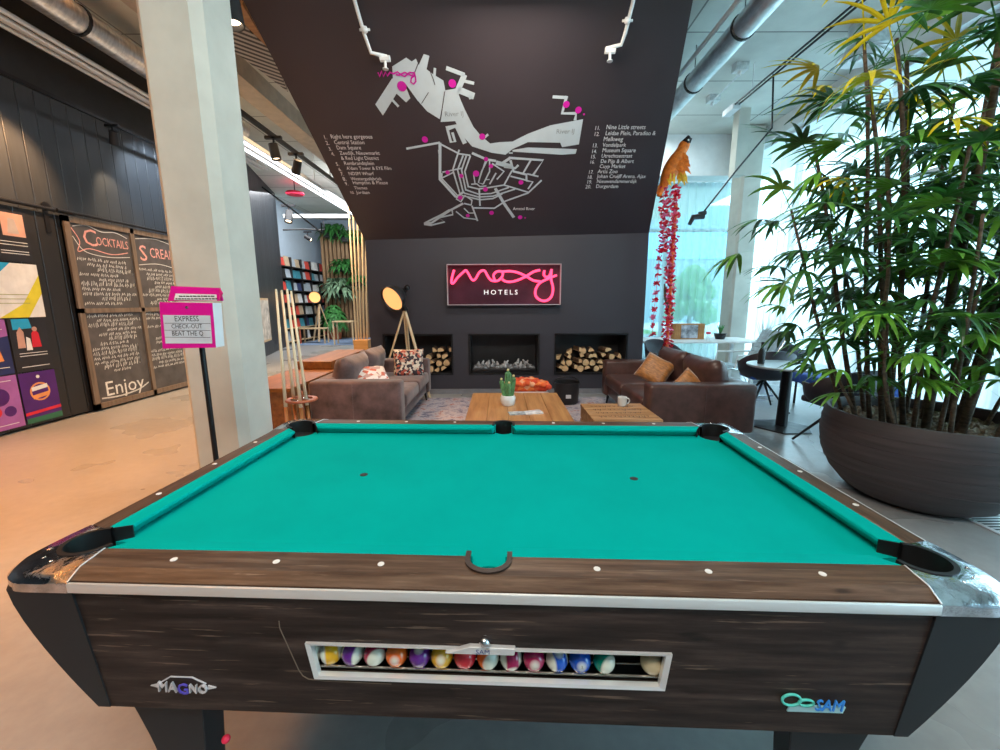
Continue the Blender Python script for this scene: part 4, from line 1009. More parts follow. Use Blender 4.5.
cues = [((276, 289), (284.5, 392), -.05, 'pool cue at the far left of the floor stand'), ((281.5, 290), (293, 392), .05, 'second pool cue from the left in the floor stand'),
        ((287, 289), (299, 392), -.07, 'third pool cue from the left in the floor stand'), ((291, 291), (305, 391), .02, 'rightmost pool cue in the floor stand')]
for (t_, m_, dy, lab) in cues:
    a = atY(*t_, 3.32+dy*.6); r_ = atY(*m_, 3.32+dy); d = (r_-a).normalized(); b0 = a+d*((a.z-.047)/-d.z)
    q = thing('pool_cue', lab, 'pool cue', b0, group='cues in the floor stand'); L = (a-b0)
    def at_(t): return L*t
    mb = MB(); mb.tube([at_(.0), at_(.02), at_(.36)], [.0155, .0165, .0145], 10); mb.build('butt', m_cuebutt, q, smooth='all')
    mb = MB(); mb.tube([at_(.36), at_(.985)], [.0145, .0088], 10); mb.build('shaft', m_cue, q, smooth='all')
    mb = MB(); mb.tube([at_(.985), at_(1)], [.0088, .008], 10); mb.build('tip', m_cue, q)

# ================================================================== WINDOWS, CURTAINS, OUTSIDE
m_frame = M('dark_window_frame', (.10, .11, .12), .4, metal=.3)
m_wframe = M('pale_window_frame', (.70, .74, .76), .5)
wn = 0
def window_bay(p0, p1, zb, zt, mull):
    """glazed bay between two floor points with vertical mullions and a transom"""
    global wn; wn += 1
    p0 = Vector((*p0, 0)); p1 = Vector((*p1, 0)); d = p1-p0; L = d.length; a = math.atan2(d.y, d.x)
    root = bpy.data.objects.new('window_%d' % wn, None); COL.objects.link(root); root.location = (p0.x, p0.y, 0); root.rotation_euler.z = a; struct(root)
    mb = MB()
    for k in range(mull+1): x = L*k/mull; mb.box((x-.035, -.05, zb), (x+.035, .05, zt))
    for z in (zb+.03, zt-.03, 3.0): mb.box((0, -.045, z-.03), (L, .045, z+.03))
    mb.build('window_frame', m_wframe, root)
    for k in range(mull):
        mb = MB(); mb.face([(L*k/mull, 0, zb), (L*(k+1)/mull, 0, zb), (L*(k+1)/mull, 0, zt), (L*k/mull, 0, zt)]); mb.build('pane', m_glass, root)
window_bay((5.45, -3.9), (5.45, 2.6), .05, 4.5, 4)
window_bay((5.45, 2.6), (5.45, 9.9), .05, 4.5, 4)
window_bay((2.2, 9.95), (5.45, 9.95), .05, 4.0, 2)
mb = MB(); mb.box((5.3, -4, 4.5), (5.6, 10.1, HC)); struct(mb.build('trim_3', m_white))
mb = MB(); mb.box((2.2, 9.3, 4.0), (5.45, 10.1, HC)); struct(mb.build('trim_4', m_white))
mb = MB(); mb.box((2.2, 9.86, 0), (3.35, 9.92, 4.0)); struct(mb.build('wall_right_rear', m_white))
for (x, y, hx, hy, lab) in ((5.02, 9.0, .20, .22, 'pale concrete column between the sheer curtain and the side windows'),):
    mb = MB(); mb.box((x-hx, y-hy, 0), (x+hx, y+hy, HC), bev=.04, seg=1); tag(mb.build('concrete_column', m_conc), lab, 'column')
mb = MB()
c = (-1.985, 3.0); hw, ch = .20, .055
poly = [(c[0]-hw+ch, c[1]-hw), (c[0]+hw-ch, c[1]-hw), (c[0]+hw, c[1]-hw+ch), (c[0]+hw, c[1]+hw-ch), (c[0]+hw-ch, c[1]+hw), (c[0]-hw+ch, c[1]+hw), (c[0]-hw, c[1]+hw-ch), (c[0]-hw, c[1]-hw+ch)]
mb.prism([(x, y, 0) for x, y in poly], (0, 0, HC)); tag(mb.build('concrete_column', m_conc), 'tall bare concrete column behind the pink check-out box', 'column')

def curtain(label, p0, p1, zt, amp=.045, wl=.16, mat=m_sheer):
    p0 = Vector((*p0, 0)); p1 = Vector((*p1, 0)); d = (p1-p0); L = d.length; d.normalize(); nrm = Vector((-d.y, d.x, 0))
    t = thing('sheer_curtain', label, 'curtain', p0); n = int(L/wl*8); rows = []
    mb = MB(); rr = random.Random(int(L*100))
    ph = 0; pts = []
    for i in range(n+1):
        ph += 2*PI/8*rr.uniform(.75, 1.25); pts.append((L*i/n, amp*math.sin(ph)))
    for z in (.03, 1.5, zt-.05, zt):
        k = .55 if z > zt-.1 else 1
        rows.append([mb.bm.verts.new(d*x+nrm*(y*k)+Vector((0, 0, z))) for x, y in pts])
    for A, B in zip(rows, rows[1:]):
        for i in range(n): mb.bm.faces.new((A[i], A[i+1], B[i+1], B[i]))
    mb.build('fabric', mat, t, smooth='all')
    mb = MB(); mb.tube([Vector((0, 0, zt+.02)), d*L+Vector((0, 0, zt+.02))], .015, 6); mb.build('rail', m_alu, t)
curtain('long sheer curtain hanging behind the white table and wooden display box', (3.3, 9.62), (5.05, 9.62), 3.95, .05, .17, sheer_mat('teal_voile', (.50, .66, .68), .40))
for (ya, yb, lab) in ((7.35, 8.7, 'narrow white sheer curtain at the side window just right of the concrete column'), (5.7, 7.1, 'sheer curtain at the side window behind the round table'), (3.3, 5.3, 'sheer curtain at the side windows behind the potted palm')):
    curtain(lab, (5.28, ya), (5.28, yb), 4.2, .05, .2, sheer_mat('white_voile', (.95, .97, .97), .35))
# outside
m_pave = M('paving', (.62, .68, .70), .8, var=.05)
mb = MB(); mb.box((7.5, -40, -.4), (120, 80, -.25)); mb.box((2.2, 18.5, -.4), (7.5, 80, -.25)); struct(mb.build('ground_outside', m_pave))
mb = MB(); mb.box((2.4, 14.5, -.24), (8.6, 30, -.20)); struct(mb.build('ground_lawn', m_green_ext))
mb = MB(); mb.box((5.6, -10, -.22), (12, 14, -.20)); struct(mb.build('ground_paving', m_pave))
def outdoor_tree(x, y, h, r, lab):
    t = thing('tree', lab, 'tree', (x, y, -.25)); mb = MB(); mb.tube([(0, 0, 0), (.05, 0, h*.5), (0, 0, h*.7)], [.14, .10, .05], 8); mb.build('trunk', m_stem, t)
    rr = random.Random(int(x*10)); mb = MB()
    for i in range(22):
        a, b_ = rr.uniform(0, 2*PI), rr.uniform(-1, 1); q = r*rr.uniform(.3, .8)
        mb.ball((q*math.cos(a), q*math.sin(a), h*.68+b_*r*.8), r*rr.uniform(.28, .45), 2)
    for v in mb.bm.verts: v.co += Vector((rr.uniform(-1, 1), rr.uniform(-1, 1), rr.uniform(-1, 1)))*r*.06
    mb.build('crown', m_fern, t)
outdoor_tree(10.6, 23.5, 3.0, 1.5, 'green tree outside, seen low through the long sheer curtain')
ob = thing('office_building', 'pale blue building with a bright window band beyond the long sheer curtain', 'building', (12.5, 34, -.25))
mb = MB(); mb.box((-9, 0, 0), (6, 8, 9)); mb.build('facade', M('blue_grey_facade', (.22, .36, .42), .5), ob)
mb = MB(); mb.box((-8, -.1, 5.0), (5.5, -.02, 7.2)); mb.build('window_band', M('sky_blue_glazing', (.25, .62, .95), .3), ob)

# floor grating beside the planter
gr = thing('floor_grating', 'metal floor grating at the far right edge beside the planter', 'grating', (3.22, 1.7, 0))
mb = MB(); mb.box((-.20, -1.0, .001), (-.17, 1.0, .006)); mb.box((.17, -1.0, .001), (.20, 1.0, .006)); mb.box((-.20, .97, .001), (.20, 1.0, .006)); mb.build('frame', m_alu, gr)
mb = MB(); mb.box((-.17, -1.0, .001), (.17, .97, .002)); mb.build('dark_channel', m_black, gr)
mb = MB()
for i in range(60): mb.box((-.17, -.98+i*.0325, .002), (.17, -.972+i*.0325, .005))
mb.build('grating_bars', m_alu, gr)

# ================================================================== LEFT WALL: TRACK, SLIDING DOOR, POSTERS, CHALKBOARD
def rail_thing(name, lab, cat, a, b_, r, mat, group=None):
    mb = MB(); mb.tube([a, b_], r, 6); return tag(mb.build(name, mat), lab, cat, group)
dr = thing('sliding_door', 'black sliding door covered with posters at the left edge', 'door', (XL+.06, 4.35, .03))
mb = MB(); mb.box((-.02, -1.2, 0), (.03, 1.0, 2.42)); mb.build('panel', plank_mat('black_door_planks', (.014, .014, .015), 'Y', .22, .4), dr)
mb = MB(); mb.tube([(.06, -1.4, 2.47), (.06, 1.1, 2.47)], .022, 8); mb.build('track', m_blackmetal, dr)
for y in (-.9, .78):
    mb = MB(); mb.box((.03, y-.025, 2.20), (.045, y+.025, 2.50)); mb.lathe([(.001, 0), (.045, 0), (.045, .015), (.001, .015)], (.045, y, 2.50), 16, axis=(1, 0, 0)); mb.build('hanger', m_blackmetal, dr)

def poster(lab, y0, y1, z0_, z1_, base, deco):
    t = thing('poster', lab, 'poster', (XL+.097, (y0+y1)/2, (z0_+z1_)/2), group='posters on the sliding door'); w, h = y1-y0, z1_-z0_
    mb = MB(); mb.box((0, -w/2, -h/2), (.003, w/2, h/2)); mb.build('sheet', base, t)
    for k, (kind, mat, *a) in enumerate(deco):
        mb = MB(); x = .0035+.0004*k
        P = lambda u, v, x=x: (x, -w/2+w*u, -h/2+h*v)
        if kind == 'poly': mb.face([P(*q) for q in a[0]]); nm = 'printed_shape'
        if kind == 'text': put_text(mb, a[0], P(a[1], a[2]), (0, 1, 0), (0, 0, 1), width=w*a[3]); nm = 'printed_text'
        if kind == 'disc': mb.face([P(a[0]+a[2]*math.cos(2*PI*i/20), a[1]+a[2]*w/h*math.sin(2*PI*i/20)) for i in range(20)]); nm = 'printed_disc'
        if kind == 'lines':
            for (v) in a[0]:
                mb.face([P(a[1], v), P(a[2], v), P(a[2], v+.012), P(a[1], v+.012)]); mb.build('printed_line', mat, t); mb = MB()
            mb.bm.free(); continue
        mb.build(nm, mat, t)
mP = lambda n, c: M(n, c, .4, var=.1)
p_blk, p_blu, p_yel, p_wht, p_pur, p_org, p_red, p_lil, p_nav, p_skin, p_grn = mP('poster_black', (.02, .02, .025)), mP('poster_cyan', (.02, .35, .62)), mP('poster_yellow', (.70, .62, .04)), mP('poster_white', (.75, .76, .74)), mP('poster_purple', (.07, .012, .16)), mP('poster_orange', (.75, .30, .10)), mP('poster_red', (.60, .02, .04)), mP('poster_lilac', (.35, .12, .40)), mP('poster_navy', (.02, .03, .12)), mP('poster_skin', (.55, .32, .25)), mP('poster_green', (.03, .15, .08))
cB, cA = (4.52, 4.90), (4.12, 4.50)
poster('black poster with a square photo and white print, topmost on the sliding door', 4.30, 4.90, 1.86, 2.40, p_blk, [('poly', p_skin, [(.58, .5), (.95, .5), (.95, .95), (.58, .95)]), ('poly', mP('poster_greyphoto', (.4, .35, .33)), [(.66, .55), (.85, .55), (.80, .85), (.70, .85)]), ('lines', p_wht, [.38, .32, .20, .15], .5, .95), ('lines', p_wht, [.75, .62, .3], .05, .45)])
poster('blue, yellow and white abstract poster', 4.22, 4.92, 1.25, 1.84, p_wht, [('poly', p_blu, [(0, .45), (.25, .55), (.45, .80), (.62, 1), (0, 1)]), ('poly', mP('poster_sky', (.25, .60, .80)), [(.05, .2), (.30, .5), (.2, .6), (0, .5)]), ('poly', p_yel, [(.35, .0), (.75, 0), (1, .45), (1, .8), (.7, .25)]), ('poly', p_yel, [(0, 0), (.18, 0), (.3, .2), (0, .15)]), ('lines', mP('poster_olive', (.35, .38, .12)), [.42, .34, .26], .30, .80)])
poster('dark poster with two pale figures and a red shape under a blue top', cB[0], cB[1], .65, 1.235, p_blk, [('poly', p_blu, [(.1, .8), (.6, .82), (.55, 1), (.1, 1)]), ('poly', p_skin, [(.15, .45), (.35, .45), (.36, .75), (.28, .85), (.18, .75)]), ('poly', p_red, [(.52, .45), (.78, .45), (.75, .72), (.66, .80), (.56, .72)]), ('disc', p_skin, .66, .80, .07), ('poly', p_wht, [(.36, .40), (.52, .40), (.5, .62), (.40, .66)]), ('lines', p_wht, [.34, .29, .08], .15, .9)])
poster('purple poster with an orange and white oval emblem', cB[0], cB[1], .06, .635, p_pur, [('disc', p_org, .5, .6, .28), ('disc', p_pur, .5, .6, .23), ('poly', p_wht, [(.28, .62), (.72, .66), (.72, .74), (.28, .70)]), ('poly', p_org, [(.28, .46), (.72, .50), (.72, .58), (.28, .54)]), ('disc', p_wht, .5, .90, .05), ('poly', p_red, [(0, .16), (1, .20), (1, .26), (0, .22)]), ('poly', p_grn, [(0, 0), (1, 0), (1, .12), (0, .10)])])
poster('violet and blue poster with an orange patch at the left edge', cA[0], cA[1], .65, 1.235, p_nav, [('poly', p_lil, [(0, .6), (1, .7), (1, 1), (0, 1)]), ('poly', p_org, [(.3, .2), (.8, .25), (.7, .6), (.4, .55)]), ('lines', p_wht, [.82, .12], .2, .9)])
poster('lilac poster with round violet shapes at the left edge', cA[0], cA[1], .06, .635, p_lil, [('disc', p_pur, .5, .62, .25), ('disc', p_red, .35, .35, .15), ('disc', p_pur, .70, .33, .15), ('lines', p_wht, [.9, .08], .15, .85)])

# chalkboard on a sliding frame
cbd = thing('chalkboard', 'tall brown framed chalkboard menu in four panels on the black wall', 'chalkboard', (XL+.10, 5.28, .03))
m_cbf = woodmat('brown_board_frame', (.10, .07, .045), (.17, .12, .085), (.23, .165, .12), 'z', 1, .5)
m_chalk = M('chalk_board_slate', (.075, .068, .068), .7, var=.25, scale=6)
Wc, Hc_ = 2.0, 2.43
mb = MB(); mb.box((0, 0, 0), (.02, Wc, Hc_)); mb.build('slate', m_chalk, cbd)
mb = MB(); f_ = .07
for a, b_ in (((.0, 0, 0), (.045, f_, Hc_)), ((.0, Wc-f_, 0), (.045, Wc, Hc_)), ((.0, 0, 0), (.045, Wc, f_)), ((.0, 0, Hc_-f_), (.045, Wc, Hc_)), ((.0, .92, 0), (.045, .98, Hc_)), ((.0, 0, 1.25), (.045, Wc, 1.31))): mb.box(a, b_)
mb.build('frame', m_cbf, cbd)
m_cw = M('white_chalk', (.70, .69, .66), .9, var=.2, scale=40); m_cr = M('coral_chalk', (.72, .34, .30), .9, var=.2, scale=40)
CP = lambda y, z: (.0215, y, z)
YD, ZD = (0, 1, 0), (0, 0, 1)
mb = MB(); put_text(mb, 'C', CP(.22, 2.11), YD, ZD, size=.30); put_text(mb, 'OCKTAILS', CP(.40, 2.13), YD, ZD, width=.48, ysc=1.5)
stroke(mb, smooth_pts([CP(.10, 2.30), CP(.18, 2.15), CP(.14, 2.02), CP(.3, 2.07), CP(.6, 2.03), CP(.86, 2.08)]), .012, (1, 0, 0))
put_text(mb, 'S', CP(1.05, 2.0), YD, ZD, size=.32); put_text(mb, 'CREAMS', CP(1.24, 2.06), YD, ZD, width=.55, ysc=1.4); mb.build('coral_lettering', m_cr, cbd)
mb = MB()
for a_ in ([(.12, 2.32), (.3, 2.36), (.5, 2.31), (.7, 2.33), (.88, 2.28)], [(.10, 2.20), (.2, 2.05), (.35, 2.0), (.6, 1.99), (.88, 2.02)], [(1.02, 2.30), (1.4, 2.34), (1.85, 2.26)], [(1.02, 1.93), (1.4, 1.97), (1.85, 1.9)]):
    stroke(mb, smooth_pts([CP(*q) for q in a_]), .009, (1, 0, 0))
mb.build('white_flourish', m_cw, cbd); mb = MB()
put_text(mb, 'Enjoy', CP(.18, .14), YD, ZD, width=.62, ysc=1.0)
for yy in (.0, .01): stroke(mb, smooth_pts([CP(.12, .12+yy), CP(.4, .10+yy), (.0215, .7, .13+yy), CP(.88, .2+yy)]), .008, (1, 0, 0))
mb.build('white_lettering', m_cw, cbd)
mb = MB(); rr = random.Random(21)     # unreadable handwriting: wavy strokes only
def scribble(y0, y1, z, h):
    y = y0
    while y < y1:
        w = rr.uniform(.05, .14); n = int(w/.012); pts = []
        for i in range(n+1): pts.append(CP(min(y+w*i/n, y1), z+h*(rr.uniform(.2, .5) if i % 2 else -rr.uniform(.1, .4))+.15*h))
        if len(pts) > 2: stroke(mb, pts, .0095, (1, 0, 0))
        y += w+.03
for (ya, yb, za, zb2) in ((.11, .89, 1.36, 1.92), (1.01, 1.90, 1.36, 1.86), (.11, .89, .42, 1.20), (1.01, 1.90, .35, 1.20)):
    z = zb2; k = 0
    while z > za:
        off = rr.choice((0, 0, .12, .25)); k += 1
        scribble(ya+off, yb-rr.choice((0, .1, .25)), z, .055 if k % 3 else .085); z -= .062
    mb.build('handwritten_lines', m_cw, cbd); mb = MB()
bm_ = MB(); bm_.tube([(XL+.17, 5.2, 2.50), (XL+.17, 7.6, 2.50)], .018, 8); tag(bm_.build('sliding_track', m_blackmetal), 'black rail above the chalkboard', 'rail')
# framed poster beyond the column
fp = thing('framed_poster', 'small white framed poster on the dark wall beyond the column', 'poster', atY(262, 320, 10.1)+Vector((.05, 0, 0)), math.atan2(5.7, -1.83))
mb = MB(); mb.box((-.55, -.02, -.52), (.55, .02, .52)); mb.build('frame', m_pine, fp)
mb = MB(); mb.box((-.50, -.025, -.47), (.50, -.0195, .47)); mb.box((-.50, .0195, -.47), (.50, .025, .47)); mb.build('print', M('aged_print', (.62, .58, .52), .6, var=.4, scale=6), fp)

# ================================================================== PINK CHECK-OUT BOX ON A POLE
p = atY(187, 325, 2.15); px_ = atY(202, 348, 2.2)
pole = thing('check_out_box', 'magenta express check-out drop box on a thin black pole', 'sign', (px_.x, 2.2, 0))
mb = MB(); mb.tube([(0, 0, .02), (0, 0, px_.z+.02)], .0135, 10); mb.build('pole', m_blackmetal, pole, smooth=50)
mb = MB(); mb.lathe([(.15, 0), (.15, .008), (.02, .015), (.018, .03), (.001, .03)], (0, 0, 0), 24); mb.build('base_plate', m_blackmetal, pole, smooth=40)
q0 = Vector((px_.x, 2.2, 0)); L_ = lambda x, y, Y: atY(x, y, Y)-q0
A = [L_(159.5, 302, 2.12), L_(212.5, 303, 2.12), L_(216, 347.5, 2.12), L_(163, 348.5, 2.12)]
dx = Vector((-.005, .075, 0))
mb = MB(); mb.hexa([A[3], A[2], A[2]+dx, A[3]+dx], [A[0], A[1], A[1]+dx, A[0]+dx]); mb.build('box', m_paper, pole)
mb = MB(); of = Vector((0, -.002, 0)); mb.hexa([A[3]+of, A[2]+of, A[2], A[3]], [A[0]+of, A[1]+of, A[1], A[0]]); mb.build('front_card', m_pink, pole)
def fp_(x, y, e=-.0035): return L_(x, y, 2.12+e)
mb = MB(); mb.face([fp_(162.8, 315), fp_(210.3, 315.5), fp_(212.3, 343.5), fp_(165.5, 343.5)]); mb.build('letter_panel', M('light_panel', (.62, .68, .76), .4), pole)
mb = MB(); ww = lambda x0, x1, y: (fp_(x1, y)-fp_(x0, y)).length
for s_, x0, x1, y in (('EXPRESS', 174.5, 199, 321.3), ('CHECK-OUT', 171.5, 202.5, 328.4), ('BEAT THE Q', 172, 203.5, 335.6)):
    put_text(mb, s_, fp_(x0, y, -.0045), (1, 0, 0), (0, 0, 1), width=ww(x0, x1, y), ysc=1.15)
for y in (323, 330, 337): mb.face([fp_(164.5, y, -.004), fp_(210.5, y+.3, -.004), fp_(210.5, y+.7, -.004), fp_(164.5, y+.4, -.004)])
mb.build('printed_lettering', m_ink, pole)
mb = MB(); mb.lathe([(.001, .004), (.007, .003), (.008, 0)], fp_(187, 307.5), 14, axis=(0, -1, 0)); mb.build('lock', m_chrome, pole)
B = [L_(171, 286, 2.25), L_(220, 288, 2.25), L_(223, 301, 2.25), L_(168, 301, 2.25)]
mb = MB(); mb.hexa([B[3], B[2], B[2]+Vector((0, .006, 0)), B[3]+Vector((0, .006, 0))], [B[0], B[1], B[1]+Vector((0, .006, 0)), B[0]+Vector((0, .006, 0))]); mb.hexa([L_(220, 288, 2.245), L_(223, 293, 2.13), L_(223, 293.5, 2.13), L_(220, 301, 2.245)], [L_(219, 288, 2.25), L_(222, 293, 2.14), L_(222, 293.5, 2.14), L_(219, 301, 2.25)]); mb.build('open_lid', m_pink, pole)
mb = MB(); mb.hexa([L_(174, 300, 2.243), L_(217, 300.5, 2.243), L_(217, 300.5, 2.245), L_(174, 300, 2.245)], [L_(175.5, 293.5, 2.243), L_(216.5, 294.5, 2.243), L_(216.5, 294.5, 2.245), L_(175.5, 293.5, 2.245)]); mb.build('lid_label', m_paper, pole)
mb = MB()
for (x0, x1, y) in ((179, 213, 295.6), (175.5, 216, 298.2)):
    rr = random.Random(int(y)); x = x0
    while x < x1: w = rr.uniform(1.5, 4); mb.face([L_(x, y, 2.242), L_(x+w, y+.1, 2.242), L_(x+w, y+1.3, 2.242), L_(x, y+1.2, 2.242)]); x += w+.6
mb.build('lid_print', m_ink, pole)

# ================================================================== CEILING SERVICES
def along_y(name, lab, cat, x, z, y0, y1, r, mat, group=None, bands=0, seg=20):
    t = thing(name, lab, cat, (x, y0, z), group=group); L = y1-y0
    mb = MB(); mb.tube([(0, 0, 0), (0, L, 0)], r, seg); mb.build('tube', mat, t, smooth=50)
    if bands:
        for k in range(bands):
            y = L*(k+.5)/bands; mb = MB(); mb.lathe([(r, -.02), (r+.012, -.015), (r+.012, .015), (r, .02)], (0, y, 0), seg, axis=(0, 1, 0)); b_ = mb.build('joint_band', m_blackmetal, t)
            mb = MB(); mb.tube([(0, y, r), (0, y, HC-z)], .006, 5); mb.build('hanger_rod', m_blackmetal, t)
    return t
m_spiral = M('spiral_duct_steel', (.78, .76, .74), .30, metal=.85, var=.25, scale=3, st=(3, 9, 3), bmp=.15)
along_y('ventilation_duct', 'large shiny spiral duct under the ceiling at the upper left', 'duct', -4.55, 4.42, 1.0, 8.0, .145, m_spiral, bands=6)
along_y('ventilation_duct', 'long smooth grey duct under the ceiling right of the slanted wall', 'duct', 2.66, 4.34, 1.0, 9.2, .125, m_galv, bands=7)
along_y('ceiling_pipe', 'thin pale pipe running just left of the long smooth grey duct', 'pipe', 2.44, 4.42, 1.0, 9.2, .025, m_white)
for i, (dx_, lab) in enumerate(((-.10, 'outermost of the four silver pipes above the black plank wall'), (-.03, 'second silver pipe from the black plank wall'), (.04, 'third silver pipe from the black plank wall'), (.12, 'silver pipe nearest the spiral duct, above the black plank wall'))):
    along_y('ceiling_pipe', lab, 'pipe', -5.0+dx_, 4.22+.02*(i % 2), -1, 9.5, .026, m_alu, group='silver pipes along the left wall')
bmk = MB(); bmk.box((-3.95, -4, 4.52), (-3.6, 18, HC)); struct(bmk.build('ceiling_beam', M('tan_concrete', (.50, .44, .36), .8)))
# black suspended track with spot heads, left
trk = thing('lighting_track', 'black lighting track hung in front of the black plank wall', 'lighting track', (XL+.35, 2.2, 3.72))
mb = MB(); mb.box((-.02, -3, -.02), (.02, 5.6, .02)); mb.build('rail', m_blackmetal, trk)
for y in (-.9, 1.55, 4.6):
    mb = MB(); mb.tube([(0, y, .02), (0, y, HC-3.72)], .008, 6); mb.build('hanger_rod', m_alu, trk)
def spot_head(lab, p, aim, power, lamp=True, s=1.0, col=(1, .72, .45), ang=58):
    p = Vector(p); d = (Vector(aim)-p).normalized(); t = thing('track_spotlight', lab, 'spotlight', p, group='black track spotlights')
    mb = MB(); mb.tube([(0, 0, .14*s), (0, 0, .03*s)], .012*s, 8); mb.box((-.09*s, -.018*s, .12*s), (.09*s, .018*s, .15*s)); mb.build('bracket', m_blackmetal, t)
    mb = MB(); mb.lathe([(.001, .04*s), (.034*s, .05*s), (.045*s, .09*s), (.052*s, .09*s), (.048*s, -.07*s), (.001, -.08*s)], (0, 0, 0), 20, axis=d); mb.build('lamp_head', m_black, t, smooth=45)
    mb = MB(); mb.lathe([(.001, .0), (.041*s, 0), (.041*s, .004), (.001, .006)], d*.066*s, 16, axis=d); mb.build('lit_lens', m_bulb, t)
    if lamp: spot('spot_light', p+d*.12*s, aim, power, col, ang, .7, .03)
    return t
pw = atX(118, 140, XL+.40)
spot_head('black spotlight on the track in front of the plank wall, left of the column', (XL+.35, pw.y, 3.56), (XL, pw.y+.3, 2.6), 60)
spot('wall_wash_light', (XL+.75, 4.9, 3.7), (XL, 4.9, 2.85), 300, (1, .55, .26), 60, .8)
spot('wall_wash_light', (XL+.9, 6.9, 3.9), (XL, 6.9, 3.2), 150, (.7, .85, 1), 70, .8)
spot('wall_wash_light', (XL+1.3, 6.0, 3.9), (XL, 6.1, 1.5), 120, (1, .66, .40), 50, .8)
# big spotlight at the column top
spot_head('large spotlight with glowing rim right of the column top', atY(229, 4, 3.6), atY(229, 4, 3.6)+Vector((.1, .0, -1)), 0, False, 1.6)
# linear lights beyond the column
lt = thing('linear_light', 'long twin-strip linear light above the plank wall beyond the column', 'light fixture', (-5.0, 7.2, 4.22))
a0 = atX(240, 143, -4.2); a1 = atX(338, 199, -4.2)
lt.location = (-4.2, a0.y-1.2, a0.z)
Lg = a1.y-a0.y+5
mb = MB(); mb.box((-.16, 0, .0), (.16, Lg, .06)); mb.build('housing', m_alu, lt)
for y in (.6, 4.0): mb = MB(); mb.tube([(0, y, .05), (0, y, HC-a0.z)], .008, 5); mb.build('hanger_rod', m_alu, lt)
for x in (-.12, .05): mb = MB(); mb.box((x, 0, -.012), (x+.06, Lg, -.001)); mb.build('led_strip', m_led, lt)
# black track beyond the column with two heads
b0 = atX(234, 107, -3.2); b1 = atX(330, 171, -3.2); tz = b0.z
tk2 = thing('lighting_track', 'black lighting track between the column and the slanted wall', 'lighting track', (-3.2, b0.y-.6, tz))
mb = MB(); mb.box((-.025, 0, -.025), (.025, b1.y-b0.y+2.5, .025)); mb.build('rail', m_blackmetal, tk2)
for y in (.4, 3.5): mb = MB(); mb.tube([(0, y, .02), (0, y, HC-tz)], .008, 6); mb.build('hanger_rod', m_blackmetal, tk2)
p = atX(274, 146, -3.2); spot_head('white-lit spotlight hanging from the middle track, nearest the column', (-3.2, p.y, tz-.20), (-2.6, p.y, 0), 0, False, 1.3)
p = atX(296, 156, -3.2); spot_head('unlit-looking black spotlight on the middle track, nearer the slanted wall', (-3.2, p.y, tz-.20), (-4.4, p.y+1, 1), 0, False, 1.3)
# perforated acoustic panel and rib
def quad_at(pts, z): return [atZ(x, y, z) for x, y in pts]
m_perf, nt, b = node_mat('perforated_panel'); v = coords(nt, (1, 1, 1), (0, 0, .8)); wv = nt.nodes.new('ShaderNodeTexWave'); wv.inputs['Scale'].default_value = 3.4; wv.inputs['Distortion'].default_value = 0; nt.links.new(v, wv.inputs['Vector'])
nt.links.new(ramp(nt, wv.outputs[0], [(.45, (.05, .045, .045)), (.55, (.55, .52, .48))]), b.inputs['Base Color'])
ap_ = thing('acoustic_panel', 'striped perforated ceiling panel beside the top of the column', 'ceiling panel', atZ(250, 60, 4.55))
lo = Vector(ap_.location); Q = quad_at([(226, 20), (232, 14), (272, 52), (288, 92), (262, 72), (228, 48)], 4.55)
mb = MB(); mb.prism([q-lo for q in Q], (0, 0, .05)); mb.build('striped_face', m_perf, ap_)
Q = quad_at([(232, 12), (243, 6), (266, 44), (271, 51)], 4.50)
mb = MB(); mb.prism([q-lo for q in Q], (0, 0, .12)); mb.build('timber_edge', m_oak, ap_)
# red ring and pendant bits far left
rg = thing('ceiling_ring', 'small red disc lamp under the far ceiling above the bookcase', 'lamp', atY(295, 195, 12.5))
mb = MB(); mb.lathe([(.001, 0), (.22, 0), (.25, .04), (.22, .08), (.001, .08)], (0, 0, 0), 24); mb.build('disc', m_red, rg)
mb = MB(); mb.tube([(0, 0, .08), (0, 0, HC-rg.location.z)], .012, 6); mb.build('stem', m_blackmetal, rg)
for (pa, pb, Y, lab) in (((262, 187), (322, 233), 11.0, 'black curved conduit under the ceiling in front of the pale blue wall'), ((283, 230), (324, 230), 13.0, 'thin black horizontal bar across the pale blue wall'), ((283, 216), (350, 217), 12.0, 'white horizontal beam under the ceiling in front of the slatted wall')):
    a = atY(*pa, Y); b_ = atY(*pb, Y+.1); mb = MB()
    if 'white' in lab: mb.box((a.x, a.y, a.z-.05), (b_.x, a.y+.12, a.z+.05)); tag(mb.build('ceiling_bar', m_white), lab, 'beam')
    else: mb.tube([a, (a+b_)/2+Vector((0, 0, .02)), b_], .022, 6); mb.tube([b_, b_+Vector((0, 0, .25))], .022, 6); tag(mb.build('ceiling_bar', m_blackmetal), lab, 'pipe')
p = atY(289, 216, 12.0); spot_head('bright spotlight near the white beam in front of the pale blue wall', p, p+Vector((0, -.4, -1)), 0, False, 2.0)
p = atY(308, 238, 13.2); spot_head('small black spotlight under the thin black bar', p, p+Vector((1, 0, -.6)), 0, False, 1.3)

